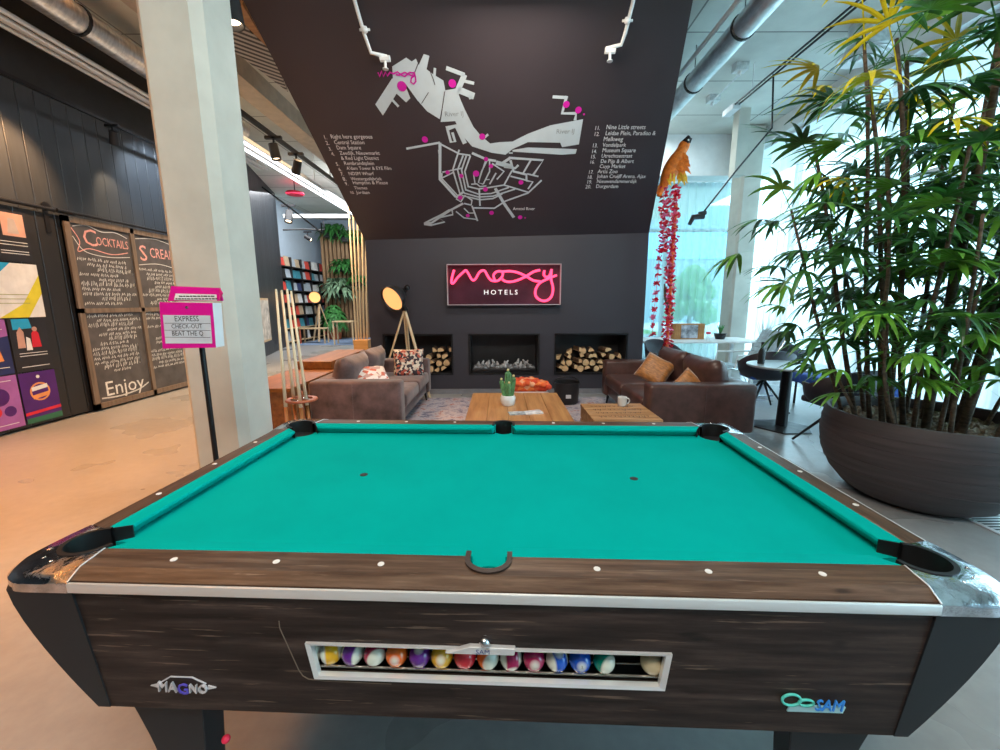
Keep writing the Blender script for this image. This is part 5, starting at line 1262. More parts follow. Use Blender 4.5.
# right-hand ceiling: foil duct, track, sprinkler boxes, round vents
mb = MB(); rr = random.Random(2); pts = [(2.95+.09*i, 4.35+.05*math.sin(i*.7), 4.36+.02*math.sin(i*1.9)) for i in range(26)]
mb.tube(pts, [.165+.022*(i % 2)+rr.uniform(-.012, .012) for i in range(26)], 14)
tag(mb.build('foil_duct', M('crumpled_foil', (.80, .82, .86), .14, metal=1, var=.3, scale=16, bmp=.9), smooth='all'), 'crumpled silver foil duct at the top edge above the palm', 'duct')
a = atZ(738, 108, 4.4); tr3 = thing('lighting_track', 'thin twin-rail track under the ceiling between the grey duct and the palm', 'lighting track', (3.70, 7.1, 4.42))
for x in (-.03, .03): mb = MB(); mb.tube([(x, 0, 0), (x, -5.5, 0)], .014, 6); mb.build('rail', m_blackmetal, tr3)
mb = MB(); mb.box((-.06, -.02, -.06), (.06, .30, .02)); mb.build('end_lamp', m_white, tr3)
for y in (-.4, -2.5): mb = MB(); mb.tube([(0, y, 0), (0, y, HC-4.42)], .008, 5); mb.build('hanger_rod', m_alu, tr3)
for (pa, lab) in (((740, 70), 'grey junction box with a thin rod on the ceiling right of the grey duct'), ((713, 101), 'smaller grey junction box further back beside the grey duct')):
    p = atZ(*pa, 4.72); t = thing('junction_box', lab, 'junction box', p)
    mb = MB(); mb.box((-.09, -.07, -.02), (.09, .07, HC-p.z)); mb.build('box', m_galv, t)
    mb = MB(); mb.tube([(0, 0, -.02), (-.02, .0, -.07)], .03, 8); mb.build('sensor', m_white, t)
a = atZ(740, 74, 4.70); b_ = atZ(714, 100, 4.70); mb = MB(); mb.tube([a, b_], .012, 6); tag(mb.build('ceiling_rod', m_galv), 'thin grey conduit joining the two junction boxes on the ceiling', 'pipe')
for (pa, lab, r) in (((748, 160), 'round white ceiling diffuser above the sheer curtain', .28), ((866, 55), 'round white ceiling diffuser behind the top of the palm', .30)):
    p = atZ(*pa, 4.45); t = thing('round_diffuser', lab, 'ceiling vent', p, group='round ceiling diffusers')
    for k in range(5):
        q = r*(1-k*.18); mb = MB(); mb.lathe([(q, 0), (q-.012, -.02), (q-.05*r/.28, .012), (q-.045*r/.28, .018)], (0, 0, -.008*k), 28); mb.build('cone_ring', m_white, t, smooth=40)
    mb = MB(); mb.lathe([(r*.9, .02), (r*.7, .12), (r*.7, HC-p.z)], (0, 0, 0), 24); mb.build('neck', m_galv, t, smooth=40)
# square shaft and black hooked lamp in front of the curtain
sh_ = thing('square_duct', 'square galvanised duct dropping from the ceiling beside the round diffuser', 'duct', atY(739, 150, 8.2))
mb = MB(); mb.box((-.10, -.1, -.45), (.10, .1, HC-sh_.location.z)); mb.build('shaft', m_conc, sh_)
hk = thing('arm_spotlight', 'black spotlight on a long slanting arm in front of the sheer curtain', 'spotlight', atY(702, 214, 7.0)); lo = Vector(hk.location)
mb = MB(); mb.tube([(0, 0, 0), atY(735, 172, 7.0)-lo, atY(772, 128, 6.9)-lo+Vector((0, 0, .0)), Vector((atY(772, 128, 6.9).x-lo.x, 0, HC-lo.z))], .014, 6); mb.build('arm', m_blackmetal, hk)
mb = MB(); mb.tube([(0.03, 0, -.03), (-.14, 0, -.05), (-.19, 0, -.16)], [.05, .045, .03], 10); mb.tube([(-.05, 0, 0), (.06, 0, .02)], .035, 8); mb.build('lamp_head', m_black, hk, smooth=50)

# ================================================================== FAR LEFT ROOM
bc = thing('bookcase', 'tall dark open bookcase filled with face-out books on the far left wall', 'bookcase', (-7.27, 14.0, 0))
LB, NB, ZS = 3.7, 5, [0.55, 0.98, 1.40, 1.82, 2.24, 2.62]
for k in range(NB+1):
    mb = MB(); y = LB*k/NB; mb.box((-.15, y-.02, 0), (.12, y+.02, 2.95)); mb.build('upright', m_black, bc)
for z in [.10]+ZS:
    mb = MB(); mb.box((-.15, 0, z-.015), (.14, LB, z+.015)); mb.build('shelf', m_pine if z < .6 else m_black, bc)
mb = MB(); mb.box((-.16, 0, .1), (-.15, LB, 2.95)); mb.build('back_panel', m_black, bc)
bookm = [mP('cover_'+n, c) for n, c in (('white', (.85, .87, .88)), ('grey', (.45, .52, .58)), ('red', (.75, .08, .06)), ('teal', (.06, .28, .36)), ('navy', (.04, .06, .16)), ('sand', (.55, .42, .28)), ('black', (.03, .03, .03)))]
bp_ = []
rr = random.Random(12)
for m_ in bookm:
    mb = MB(); mb.box((-.015, -.14, 0), (.015, .14, .32)); bp_.append(mb.build('book', m_))
used = set()
for z in ZS+[.10]:
    for k in range(NB):
        for j in range(2 if z > .2 else 1):
            i = rr.choice((0, 0, 0, 1, 1, 2, 2, 3, 4, 5, 6)); o = bp_[i] if i not in used else bp_[i].copy()
            if i in used: COL.objects.link(o)
            used.add(i); o.location = (-7.20, 14.0+LB*(k+.27+.46*j)/NB, z+.016); o.rotation_euler = (0, math.radians(-8), 0)
            o.scale = (1, rr.uniform(.9, 1.2), rr.uniform(.8, 1.05)); tag(o, 'book standing face-out on a shelf of the dark bookcase', 'book', 'books in the far bookcase')
for i, o in enumerate(bp_):
    if i not in used: bpy.data.objects.remove(o)
# slatted plant wall facing us
sx0, sx1, sy = atY(324, 300, 17.0).x, atY(372, 300, 17.0).x, 17.0
sl = thing('slatted_plant_wall', 'pale timber slat screen with planting troughs at the far end', 'screen', (sx0, sy, 0)); SW = sx1-sx0
mb = MB(); mb.box((0, .06, 0), (SW, .10, 4.2)); mb.build('dark_backing', M('warm_dark_backing', (.10, .06, .03), .8), sl)
ns_ = 12
m_slat = woodmat('slat_wood', (.20, .11, .05), (.34, .20, .10), (.46, .30, .16), 'z', 1, .6)
for k in range(ns_):
    mb = MB(); x = SW*(k+.5)/ns_; mb.box((x-.05, 0, 0), (x+.05, .06, 4.2)); mb.build('slat', m_slat, sl)
def leafball(mb, c, r, n, seed, long=1.0):
    q = random.Random(seed)
    for i in range(n):
        a = q.uniform(0, 2*PI); e = q.uniform(-.5, 1.2); d = Vector((math.cos(a)*math.cos(e), math.sin(a)*math.cos(e), math.sin(e)))
        s = d.cross(Vector((0, 0, 1))).normalized()*r*.13; p0 = Vector(c)+d*r*.2; p2 = Vector(c)+d*r*long+Vector((0, 0, -.35*r*long)); p1 = Vector(c)+d*r*.65+Vector((0, 0, .12*r))
        mb.face([p0, p1-s, p2, p1+s])
for i, (px, py, r, lab) in enumerate(((333, 228, .45, 'leafy trough plant at the top left of the slatted wall'), (350, 232, .35, 'leafy trough plant at the top of the slatted wall behind the poles'), (343, 262, .40, 'fern in the second trough of the slatted wall'), (337, 285, .62, 'large pale fern spreading from the middle of the slatted wall'), (359, 277, .35, 'trough plant at the right of the slatted wall'))):
    p = atY(px, py, sy-.2); t = thing('trough_plant', lab, 'plant', (p.x, sy-.15, p.z-.2))
    mb = MB(); mb.box((-.35, -.12, -.16), (.35, .14, .02), bev=.01); mb.build('trough', m_black, t)
    mb = MB()
    for q in range(3): leafball(mb, ((q-1)*.22, -.03, .03), r, 42, i*7+q, 1.2)
    
    for v_ in mb.bm.verts: v_.co.y = min(v_.co.y, .10)
    mb.build('foliage', m_fern if i != 3 else M('pale_fern', (.22, .36, .22), .5, var=.5, scale=10), t)
pt = thing('potted_shrub', 'green shrub in a terracotta pot on the floor before the slatted wall', 'plant', (atY(335, 330, 16.2).x, 16.2, 0))
mb = MB(); mb.lathe([(.2, 0), (.30, .42), (.33, .42), (.33, .48), (.28, .48), (.001, .42)], (0, 0, 0), 20); mb.build('pot', M('terracotta', (.55, .14, .05), .7), pt, smooth=40)
mb = MB(); leafball(mb, (0, 0, .75), .62, 160, 77, 1.0); leafball(mb, (0, 0, 1.0), .45, 90, 78, 1.0); mb.build('foliage', m_fern, pt)
tripod_lamp('far tripod lamp with round lit shade in front of the bookcase', (atY(319, 300, 15.6).x, 15.6, 0), 1.75, (.1, -1, -.15), None, 1.15)
for (px, Y, w, h, lab) in ((314, 14.6, .9, .55, 'low pale wooden stool bench in front of the bookcase'), (345, 14.2, .7, .8, 'pale wooden bar table before the slatted wall')):
    x = atY(px, 330, Y).x; t = thing('wooden_bench', lab, 'bench', (x, Y, 0)); mb = MB(); mb.box((-w/2, -.2, h-.04), (w/2, .2, h)); mb.build('top', m_pine, t)
    for sx in (-1, 1):
        for sy_ in (-1, 1): mb = MB(); mb.box((sx*(w/2-.03)-.02, sy_*.16-.02, .012), (sx*(w/2-.03)+.02, sy_*.16+.02, h-.04)); mb.build('leg', M('red_metal', (.55, .12, .06), .5) if sx+sy_ == -2 and px == 314 else m_pine, t)
mb = MB(); mb.box((-6.95, 14.0, .001), (-4.6, 16.9, .012)); tag(mb.build('rug', M('blue_grey_rug', (.20, .28, .42), 1, var=.2, scale=6)), 'blue-grey rug on the floor in front of the bookcase', 'rug')
# tall thin poles standing in a wooden box
pd = thing('pole_screen', 'tall thin pale poles standing in a wooden box left of the fireplace wall', 'screen', (atY(363, 345, 9.2).x, 9.2, 0))
mb = MB(); mb.box((-.16, -.15, 0), (.16, .15, .60), bev=.01); mb.build('box', m_oak, pd)
for i, (xt, xb) in enumerate(((349, 356), (353, 358.5), (357, 361), (361.5, 364), (365.5, 367))):
    a = atY(xt, 214-i, 9.1+.05*i)-pd.location; b_ = atY(xb, 338, 9.1+.05*i)-pd.location
    a = a+(a-b_)*.12; mb = MB(); mb.tube([b_-(a-b_)*.05, a], .017, 7); mb.build('pole', m_cue, pd, smooth='all')

# ================================================================== RIGHT-HAND SEATING
def round_table(lab, x, y, h, r, hexbase=True):
    t = thing('round_table', lab, 'table', (x, y, 0))
    mb = MB(); mb.lathe([(.001, h-.022), (r-.01, h-.022), (r, h-.012), (r-.004, h), (.001, h)], (0, 0, 0), 48); mb.build('tabletop', M('grey_table_laminate', (.34, .40, .42), .3, var=.1) if 'grey_table_laminate' not in bpy.data.materials else bpy.data.materials['grey_table_laminate'], t, smooth=40)
    mb = MB(); mb.tube([(0, 0, .02), (0, 0, h-.02)], [.058, .05], 18); mb.lathe([(.12, h-.035), (.12, h-.022), (.001, h-.022), (.001, h-.035)], (0, 0, 0), 16); mb.build('column', m_blackmetal, t, smooth=50)
    mb = MB(); mb.lathe([(.30, 0), (.31, .006), (.30, .014), (.06, .026), (.001, .026)], (0, 0, 0), 6 if hexbase else 32); mb.build('base_plate', m_blackmetal, t)
    return t
rt1 = round_table('round grey pedestal table between the leather sofa and the palm', 3.17, 4.52, .71, .40)
def shell_chair(lab, x, y, rz, seatmat=None, s=1.0):
    t = thing('shell_chair', lab, 'chair', (x, y, 0), rz, group='dark bucket chairs on four-star legs')
    # shell: seat facing -y (opening), back towards +y
    mb = MB(); R_ = []; n = 22; hs = .44
    for k, (r0, z, th) in enumerate(((.02, hs-.03, 0), (.20, hs-.02, 0), (.255, hs+.02, 0), (.285, hs+.12, .0), (.31, hs+.36, .0))):
        ring = []
        for i in range(n+1):
            a = math.radians(-28+236*i/n); back = max(0, math.sin(a))
            zz = z if k < 3 else (hs+.02+(z-hs-.02)*(.50+.50*back**.8))
            ring.append(mb.bm.verts.new((r0*math.cos(a)*1.05*s, r0*math.sin(a)*s, zz*s)))
        R_.append(ring)
    for A, B in zip(R_, R_[1:]):
        for i in range(n): mb.bm.faces.new((A[i], A[i+1], B[i+1], B[i]))
    o = mb.build('shell', m_darkseat, t, smooth='all'); m_ = o.modifiers.new('solid', 'SOLIDIFY'); m_.thickness = .022
    mb = MB(); mb.box((-.22*s, -.22*s, (hs-.02)*s), (.22*s, .16*s, (hs+.045)*s), bev=.025, seg=3); mb.build('seat_pad', seatmat or m_darkseat, t, smooth=60)
    mb = MB(); mb.tube([(0, 0, .34), (0, 0, hs-.02)], .03, 12); mb.build('hub', m_blackmetal, t)
    for k in range(4):
        a = math.radians(45+90*k); mb = MB(); mb.tube([(.02*math.cos(a), .02*math.sin(a), .38), (.33*math.cos(a), .33*math.sin(a), .012)], [.016, .011], 8); mb.build('leg', m_blackmetal, t)
    return t
shell_chair('dark bucket chair with blue seat pad between leather sofa and round table', 3.42, 5.30, math.radians(172), m_blue)
shell_chair('dark bucket chair half hidden by the planter and the palm leaves', 3.24, 3.86, math.radians(186))
shell_chair('bucket chair with blue seat at the left end of the white table', 2.60, 6.5, math.radians(20), m_blue)
shell_chair('bucket chair with blue seat near the side windows behind the round table', 4.75, 6.9, math.radians(100), m_blue)
# long white table, display box, small flower
wt = thing('long_table', 'long pale table under the sheer curtain behind the parrot pole', 'table', (3.15, 7.3, 0))
mb = MB(); mb.box((-.75, -.42, .715), (1.25, .42, .75), bev=.006); mb.build('tabletop', m_white, wt)
for sx in (-.62, 1.12):
    for sy_ in (-.34, .34): mb = MB(); mb.box((sx-.025, sy_-.025, 0), (sx+.025, sy_+.025, .715)); mb.build('leg', m_white, wt)
db = thing('display_box', 'wooden box with orange slats and a grey centre on the long pale table', 'box', (atY(687, 340, 7.35).x, 7.35, .75))
mb = MB(); mb.box((-.26, -.08, 0), (.26, .08, .27)); mb.build('case', M('orange_brown_wood', (.45, .20, .05), .5), db)
mb = MB(); mb.box((-.15, -.086, .02), (.14, -.079, .25)); mb.build('grey_picture', M('grey_photo_print', (.35, .37, .42), .5, var=.9, scale=9), db)
for i in range(3):
    for sx in (-1, 1): mb = MB(); mb.box((sx*(.18+.03*i)-.008, -.088, .01), (sx*(.18+.03*i)+.008, -.08, .26)); mb.build('slat', m_oak, db)
fl = thing('table_flower', 'small red flower in a glass on the long pale table', 'flower', (atY(709, 345, 7.0).x, 7.05, .75))
mb = MB(); mb.lathe([(.03, 0), (.035, .08), (.001, .08)], (0, 0, 0), 14); mb.build('glass', m_sheer, fl)
mb = MB()
for k in range(6): mb.ball((.025*math.cos(k), .025*math.sin(k), .12+.01*(k % 2)), .02, 1)
mb.build('petals', m_red, fl)
# reclining metal lounge chair
lc = thing('lounge_chair', 'silver-blue reclining lounge chair between the long table and side windows', 'lounge chair', (atY(741, 362, 6.3).x, 6.3, 0)); m_lc = M('silver_blue_cushion', (.42, .55, .62), .4, var=.25, scale=14, bmp=.2)
prof = [(-.62, .40), (-.30, .43), (.05, .38), (.22, .42), (.50, .95)]
mb = MB()
for a, b_ in zip(prof, prof[1:]):
    n_ = int(math.dist(a, b_)/.07)
    for k in range(n_):
        t0 = k/n_; t1 = (k+.93)/n_; P0 = [a[i]+(b_[i]-a[i])*t0 for i in (0, 1)]; P1 = [a[i]+(b_[i]-a[i])*t1 for i in (0, 1)]
        dn = Vector((-(b_[1]-a[1]), 0, b_[0]-a[0])).normalized()*.045
        mb.hexa([(P0[0], -.27, P0[1]), (P1[0], -.27, P1[1]), (P1[0], .27, P1[1]), (P0[0], .27, P0[1])], [(P0[0]+dn.x, -.27, P0[1]+dn.z), (P1[0]+dn.x, -.27, P1[1]+dn.z), (P1[0]+dn.x, .27, P1[1]+dn.z), (P0[0]+dn.x, .27, P0[1]+dn.z)])
mb.build('padded_sling', m_lc, lc)
for sy_ in (-.29, .29):
    mb = MB(); mb.tube([(p[0], sy_, p[1]) for p in prof], .014, 8); mb.build('side_frame', m_chrome, lc)
    mb = MB(); mb.tube([(-.45, sy_, .42), (-.55, sy_, .02), (.35, sy_, .02), (.12, sy_, .40)], .014, 8); mb.build('leg_loop', m_chrome, lc)
    mb = MB(); mb.tube([(-.25, sy_, .43), (-.22, sy_, .62), (.30, sy_, .62)], .014, 8); mb.build('armrest', m_white, lc)
bs = thing('blue_bench', 'low blue upholstered bench by the side windows behind the round table', 'bench', (4.35, 5.2, 0))
mb = MB(); mb.box((-.30, -.55, .30), (.30, .55, .44), bev=.04, seg=3); mb.build('seat', m_blue, bs, smooth=60)
for sx in (-1, 1):
    for sy_ in (-1, 1): mb = MB(); mb.tube([(sx*.24, sy_*.46, 0), (sx*.24, sy_*.46, .31)], .015, 8); mb.build('leg', m_blackmetal, bs)
bt_ = thing('wine_bottle', 'dark glass bottle standing on the round grey table', 'bottle', (2.93, 4.62, .71))
for dx_, nm in ((0, 'bottle_body'),):
    mb = MB(); mb.lathe([(.034, 0), (.036, .01), (.036, .13), (.014, .18), (.014, .24), (.001, .24)], (dx_, 0, 0), 18); mb.build(nm, m_black, bt_, smooth=40)
mb = MB(); mb.lathe([(.015, .20), (.016, .245), (.001, .245)], (0, 0, 0), 14); mb.build('cap', m_black, bt_)
# small potted plants on the window side
for (px, py, Y, s, lab) in ((719, 348, 7.3, .16, 'small spiky plant at the right end of the long pale table'), (762, 350, 8.0, .30, 'pale dry grass plant in a pot behind the lounge chair')):
    p = atY(px, py, Y); t = thing('potted_plant', lab, 'plant', (p.x, Y, .75 if s < .2 else .0))
    hgt = .10 if s < .2 else .62
    mb = MB(); mb.lathe([(.04+.2*s, 0), (.05+.35*s, hgt), (.04+.3*s, hgt), (.001, hgt-.02)], (0, 0, 0), 18); mb.build('pot', m_blackmetal if s < .2 else m_blue, t, smooth=40)
    mb = MB(); q = random.Random(int(px))
    for k in range(26):
        a = q.uniform(0, 2*PI); e = q.uniform(.1, .5); d = Vector((math.cos(a)*e, math.sin(a)*e, 1)).normalized(); sd = d.cross(Vector((0, 1, .1))).normalized()*.012
        b0_ = Vector((0, 0, hgt-.01)); L = s*q.uniform(.8, 1.3)*(1.5 if s > .2 else 1); mb.face([b0_-sd, b0_+sd, b0_+d*L])
    mb.build('leaves', m_fern if s < .2 else M('dry_grass', (.45, .42, .35), .8, var=.3), t)

# ================================================================== PARROT AND FLOWER GARLANDS
YP = 5.95
def A_(px, py, Y=YP): return atY(px, py, Y)
pp = thing('display_pole', 'thin orange pole carrying the parrot beside the fireplace wall', 'pole', (A_(667, 345).x, YP, 0))
mb = MB(); mb.tube([Vector((0, 0, 0)), Vector((0, 0, A_(674, 205).z))], .022, 10); mb.build('pole', M('orange_lacquer', (.72, .14, .03), .4), pp, smooth=50)
mb = MB(); mb.lathe([(.16, 0), (.16, .012), (.03, .02), (.001, .02)], (0, 0, 0), 24); mb.build('base', m_blackmetal, pp)
mb = MB(); z = A_(664, 300).z; mb.tube([(0, 0, z-.12), (-.07, 0, z+.02), (-.09, 0, z+.22)], [.02, .018, .012], 7); mb.tube([(0, 0, z-.3), (.06, 0, z-.18)], [.018, .008], 6); mb.build('twig', m_stem, pp)
pr = thing('parrot', 'orange and yellow feathered parrot figure with dark beak on the orange pole', 'parrot figure', A_(671, 185)); lo = Vector(pr.location)
q_ = lambda x, y, dy=0: A_(x, y)-lo+Vector((0, dy, 0))
mb = MB(); mb.tube(smooth_pts([q_(659, 196), q_(664, 184), q_(671, 170), q_(678, 157), q_(683, 148), q_(686, 142)], 4), [.035+.0*i for i in range(4)]+[.06, .075, .09, .10, .105, .105, .10, .095, .085, .075, .070, .068, .070, .072, .068, .06, .045], 14); mb.build('body', m_orange, pr, smooth='all')
def feather(mb, a, b_, w, up=Vector((0, -1, 0))):
    a = Vector(a); b_ = Vector(b_); d = (b_-a); s = d.cross(up).normalized()*w/2
    mb.hexa([a-s*.5+up*.004, a+s*.5+up*.004, a+d*.6+s+up*.004, a+d*.6-s+up*.004], [a-s*.5-up*.004, a+s*.5-up*.004, a+d*.6+s-up*.004, a+d*.6-s-up*.004])
    v = [mb.bm.verts.new(p) for p in (a+d*.6+s, b_, a+d*.6-s)]; mb.bm.faces.new(v)
mb = MB(); rr = random.Random(6)
for i in range(9): feather(mb, q_(660+rr.uniform(-2, 3), 186+rr.uniform(-4, 4), rr.uniform(-.03, .03)), q_(646+i*1.2, 198+rr.uniform(-6, 2)-i*.6, rr.uniform(-.04, .04)), .045)
mb.build('tail', m_orange, pr)
mb = MB()
for i in range(18): feather(mb, q_(678+rr.uniform(-5, 5), 154+rr.uniform(-2, 10), -.06), q_(674+i*.85, 172+rr.uniform(-5, 8)-.2*i, -.10+rr.uniform(-.04, .02)), .06)
mb.build('near_wing', m_orange, pr)
mb = MB()
for i in range(14): feather(mb, q_(681+rr.uniform(-4, 4), 168+rr.uniform(-2, 5), .0), q_(677+i*.9, 182+rr.uniform(-4, 4), rr.uniform(-.03, .06)), .034)
mb.build('yellow_wing_feathers', m_yellow, pr)
mb = MB()
for i in range(5): feather(mb, q_(668+rr.uniform(-4, 4), 178+rr.uniform(-5, 5), -.10), q_(666+i*1.4, 186+rr.uniform(-3, 3), -.13), .03)
mb.build('yellow_breast_feathers', m_yellow, pr)
mb = MB(); mb.tube([q_(684, 144, -.03), q_(688, 138.5, -.03), q_(689.5, 140, -.03), q_(689, 144, -.03)], [.05, .035, .022, .006], 10); mb.build('beak', m_blackmetal, pr, smooth='all')
for sg in (-1, 1): mb = MB(); mb.ball(q_(686, 142, sg*.062), .016, 2); mb.build('eye', m_white if sg < 0 else m_white, pr, smooth='all')
def garland(lab, x0, y0, x1, y1, n, r, mats, spread, dens, seed):
    t = thing('flower_garland', lab, 'garland', A_(x0, y0)); lo = Vector(t.location); q = random.Random(seed)
    mb = MB(); mb.tube([(0, 0, 0), A_(x1, y1)-lo], .004, 5); mb.build('string', m_red, t)
    for k, m_ in enumerate(mats):
        for i in range(k, n, len(mats)):
            f = i/(n-1); c = A_(x0+(x1-x0)*f, y0+(y1-y0)*f)-lo
            mb = MB()
            for j in range(dens):
                a = q.uniform(0, 2*PI); e = q.uniform(-.9, .9); d = Vector((math.cos(a)*math.cos(e), math.sin(a)*math.cos(e), math.sin(e))); s = d.cross(Vector((.1, .3, 1))).normalized()*r*.38
                o_ = c+Vector((q.uniform(-1, 1), q.uniform(-1, 1), q.uniform(-.6, .6)))*spread
                v = [mb.bm.verts.new(p) for p in (o_, o_+d*r*.6+s, o_+d*r, o_+d*r*.6-s)]; mb.bm.faces.new(v)
                u_ = Vector((0, 0, r*.25)); v = [mb.bm.verts.new(p) for p in (o_, o_+d*r*.6+u_, o_+d*r, o_+d*r*.6-u_)]; mb.bm.faces.new(v)
            mb.build('blossom', m_, t)
garland('thick red and pink flower garland wound around the orange pole', 675, 188, 667, 345, 46, .064, [m_red, m_pinkf, m_red], .040, 12, 3)
garland('second, shorter red flower garland hanging from the parrot, near its wing', 664, 186, 663, 250, 16, .06, [m_red, m_pinkf, m_red], .03, 11, 4)
garland('thin string of separate red blossoms hanging left of the orange pole', 660, 250, 652, 334, 11, .055, [m_red, m_red, m_pinkf], .012, 12, 5)

# ================================================================== PLANTER AND PALM
PC = Vector((3.0, 2.83, 0))
pl = thing('planter', 'huge round dark bowl planter at the right of the pool table', 'planter', PC)
PR = .62
prof = [(.24, 0), (.33, .006), (.42, .06), (.505, .16), (.565, .29), (.585, .42), (.580, .53), (.566, .605), (.558, .62), (.538, .62), (.528, .60), (.54, .50), (.001, .49)]
mb = MB(); mb.lathe(prof, (0, 0, 0), 72); mb.build('bowl', m_pot, pl, smooth=50)
mb = MB()
for z, r in ((.22, .537), (.33, .572), (.45, .584), (.53, .580)): 
    mb.tube([((r+.001)*math.cos(a), (r+.001)*math.sin(a), z+.008*math.sin(a*2+z*9)) for a in [2*PI*i/72 for i in range(72)]], .0035, 5, closed=True)
mb.build('throwing_ridges', m_pot, pl, smooth='all')
mb = MB(); rr = random.Random(5)
bmesh.ops.create_grid(mb.bm, x_segments=50, y_segments=50, size=.52)
for v in list(mb.bm.verts):
    rad = math.hypot(v.co.x, v.co.y); v.co.z = .535+rr.uniform(-.012, .018)
    if rad > .53: v.co.x *= .53/rad; v.co.y *= .53/rad
so = mb.build('bark_mulch', m_soil); so.location = PC; so['kind'] = 'stuff'; tag(so, 'brown bark mulch filling the big bowl planter', 'mulch')

palm = thing('potted_palm', 'tall bushy lady palm with yellowing top leaves in the bowl planter', 'palm', (PC.x, PC.y, .53))
rp = random.Random(31)
def frond(mb, base, d, petiole, R_, nleaf, droop, wid):
    """a fan leaf: thin stalk then a hand of narrow drooping leaflets"""
    d = d.normalized(); Z = Vector((0, 0, 1))
    side = d.cross(Z); side = side.normalized() if side.length > .05 else Vector((1, 0, 0))
    tip = base+d*petiole; mid = base+d*petiole*.5+Z*.04*petiole
    w = .004
    for a, b_ in ((base, mid), (mid, tip)):
        mb.face([a-side*w, a+side*w, b_+side*w, b_-side*w])
    nrm = side.cross(d).normalized()
    for i in range(nleaf):
        a = math.radians(-82+164*i/(nleaf-1))+rp.uniform(-.06, .06)
        ld = (d*math.cos(a)+side*math.sin(a)).normalized(); L = R_*(.72+.28*math.cos(a))*rp.uniform(.9, 1.08)
        ls = nrm.cross(ld).normalized(); pts = []; n = 5
        p = tip.copy(); cur = ld.copy()
        for k in range(n+1):
            t = k/n; pts.append((p.copy(), wid*(.35, .95, 1, .85, .55, .08)[k]))
            cur = (cur+Vector((0, 0, -droop*.32))).normalized(); p = p+cur*L/n
        V = [(mb.bm.verts.new(q-ls*w_/2), mb.bm.verts.new(q+nrm*-.12*w_), mb.bm.verts.new(q+ls*w_/2)) for q, w_ in pts]
        for A, B in zip(V, V[1:]):
            mb.bm.faces.new((A[0], A[1], B[1], B[0])); mb.bm.faces.new((A[1], A[2], B[2], B[1]))
stems = []
def stem(x, y, tx, ty, h, r=.014, nf=9, z_from=.35, spread=1.0, yellow=0, light=0):
    stems.append(1)
    b0 = Vector((x, y, -.02)); top = Vector((tx, ty, h)); pts = []
    for k in range(7):
        t = k/6; pts.append(b0.lerp(top, t)+Vector((0.03*math.sin(t*5+x*9), .03*math.cos(t*4+y*7), 0))*t)
    mb = MB(); mb.tube(pts, [r*(1.25-.5*k/6)*(1+.10*(k % 2)) for k in range(7)], 8); so = mb.build('stem', m_stem, palm, smooth='all')
    M_ = {0: MB(), 1: MB(), 2: MB()}; used_ = set()
    nf = int(nf*1.65)
    for i in range(nf):
        t = z_from+(1-z_from)*(i+.5)/nf; k = min(int(t*6), 5); p = pts[k].lerp(pts[k+1], t*6-k)
        a = i*2.4+rp.uniform(-.5, .5); el = math.radians(rp.uniform(-15, 40)+30*(t > .85))
        d = Vector((math.cos(a)*math.cos(el), math.sin(a)*math.cos(el), math.sin(el)))
        kind = 2 if (t > .80 and rp.random() < yellow*.5) else (1 if rp.random() < .28+light else 0); used_.add(kind)
        frond(M_[kind], p, d, rp.uniform(.18, .42)*spread, rp.uniform(.24, .38)*spread, rp.randint(6, 9), rp.uniform(.3, 1.0), rp.uniform(.026, .042))
    for kd, nm, mt in ((0, 'dark_fronds', m_leaf), (1, 'light_fronds', m_leafl), (2, 'yellow_fronds', m_leafy)):
        if kd in used_: M_[kd].build(nm, mt, so)
        else: M_[kd].bm.free()
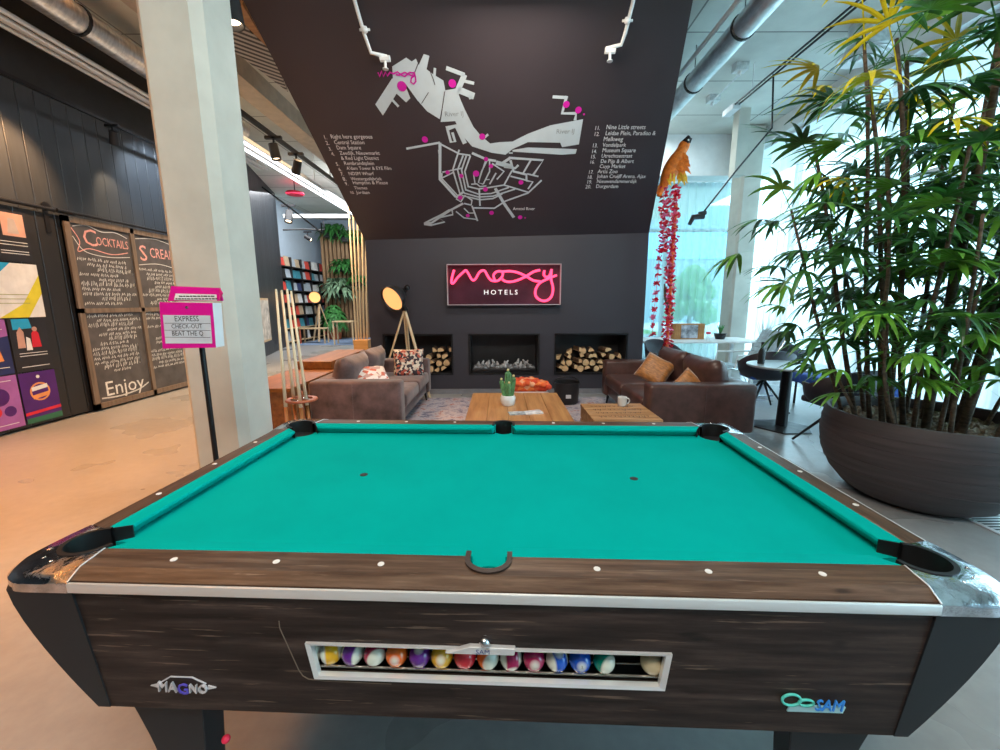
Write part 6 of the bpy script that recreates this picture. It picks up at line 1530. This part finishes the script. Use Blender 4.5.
# (x, y) foot, (tx, ty) top, height
for a in [(-.10, -.10, -.22, -.25, 2.35, .020, 12, .3, 1.1, .5, 0), (.05, -.18, .22, -.30, 2.2, .022, 11, .35, 1.0, .2, 0), (-.28, .02, -.62, -.05, 1.75, .014, 11, .30, 1.05, .1, 0), (.20, .05, .45, .0, 2.4, .018, 11, .3, 1.0, .6, 0),
          (-.05, .22, -.15, .35, 2.5, .016, 11, .35, 1.1, .7, 0), (-.35, -.12, -.78, -.30, 1.25, .012, 9, .35, .95, 0, .1), (-.20, -.28, -.35, -.48, 1.0, .010, 8, .3, .85, 0, .3), (.12, -.32, .15, -.50, 1.15, .010, 8, .35, .8, 0, .4),
          (.30, -.18, .60, -.35, 1.5, .012, 9, .3, .9, 0, .1), (-.30, .22, -.75, .40, 2.0, .013, 10, .35, 1.05, .2, 0), (.02, .02, .0, .02, 1.7, .014, 9, .3, .9, 0, .1), (.35, .20, .80, .25, 1.9, .014, 9, .3, 1.0, .3, 0),
          (-.40, .05, -.85, .10, .80, .009, 7, .3, .7, 0, .1), (.0, -.40, -.02, -.55, .65, .008, 6, .3, .6, 0, .3), (-.15, .0, -.55, .05, 2.45, .014, 10, .5, 1.15, .7, 0), (.15, .30, .30, .45, 2.3, .013, 9, .3, 1.0, .4, 0),
          (.40, -.02, .75, -.10, 1.1, .010, 8, .3, .8, 0, .2), (-.28, -.20, -.60, -.50, 1.65, .011, 9, .4, .95, 0, .0), (.25, -.30, .50, -.60, 1.8, .012, 9, .4, .95, .1, .1), (-.12, .35, -.3, .6, 1.4, .012, 8, .3, .9, 0, 0),
          (.10, .12, .15, .1, 2.6, .013, 9, .6, 1.1, .9, 0), (-.42, .18, -1.0, .2, 1.5, .010, 8, .4, 1.0, 0, 0), (-.25, -.05, -.85, -.10, 2.2, .012, 10, .5, 1.1, .7, .1), (-.30, .10, -.70, .15, 2.55, .012, 9, .55, 1.1, .9, .1), (-.2, -.35, -.55, -.62, 1.3, .010, 9, .3, .85, 0, .2), (-.38, -.2, -.8, -.4, .75, .009, 8, .3, .7, 0, .2), (.1, -.1, .05, -.35, 2.0, .012, 9, .4, .95, 0, .2)]: stem(*a)
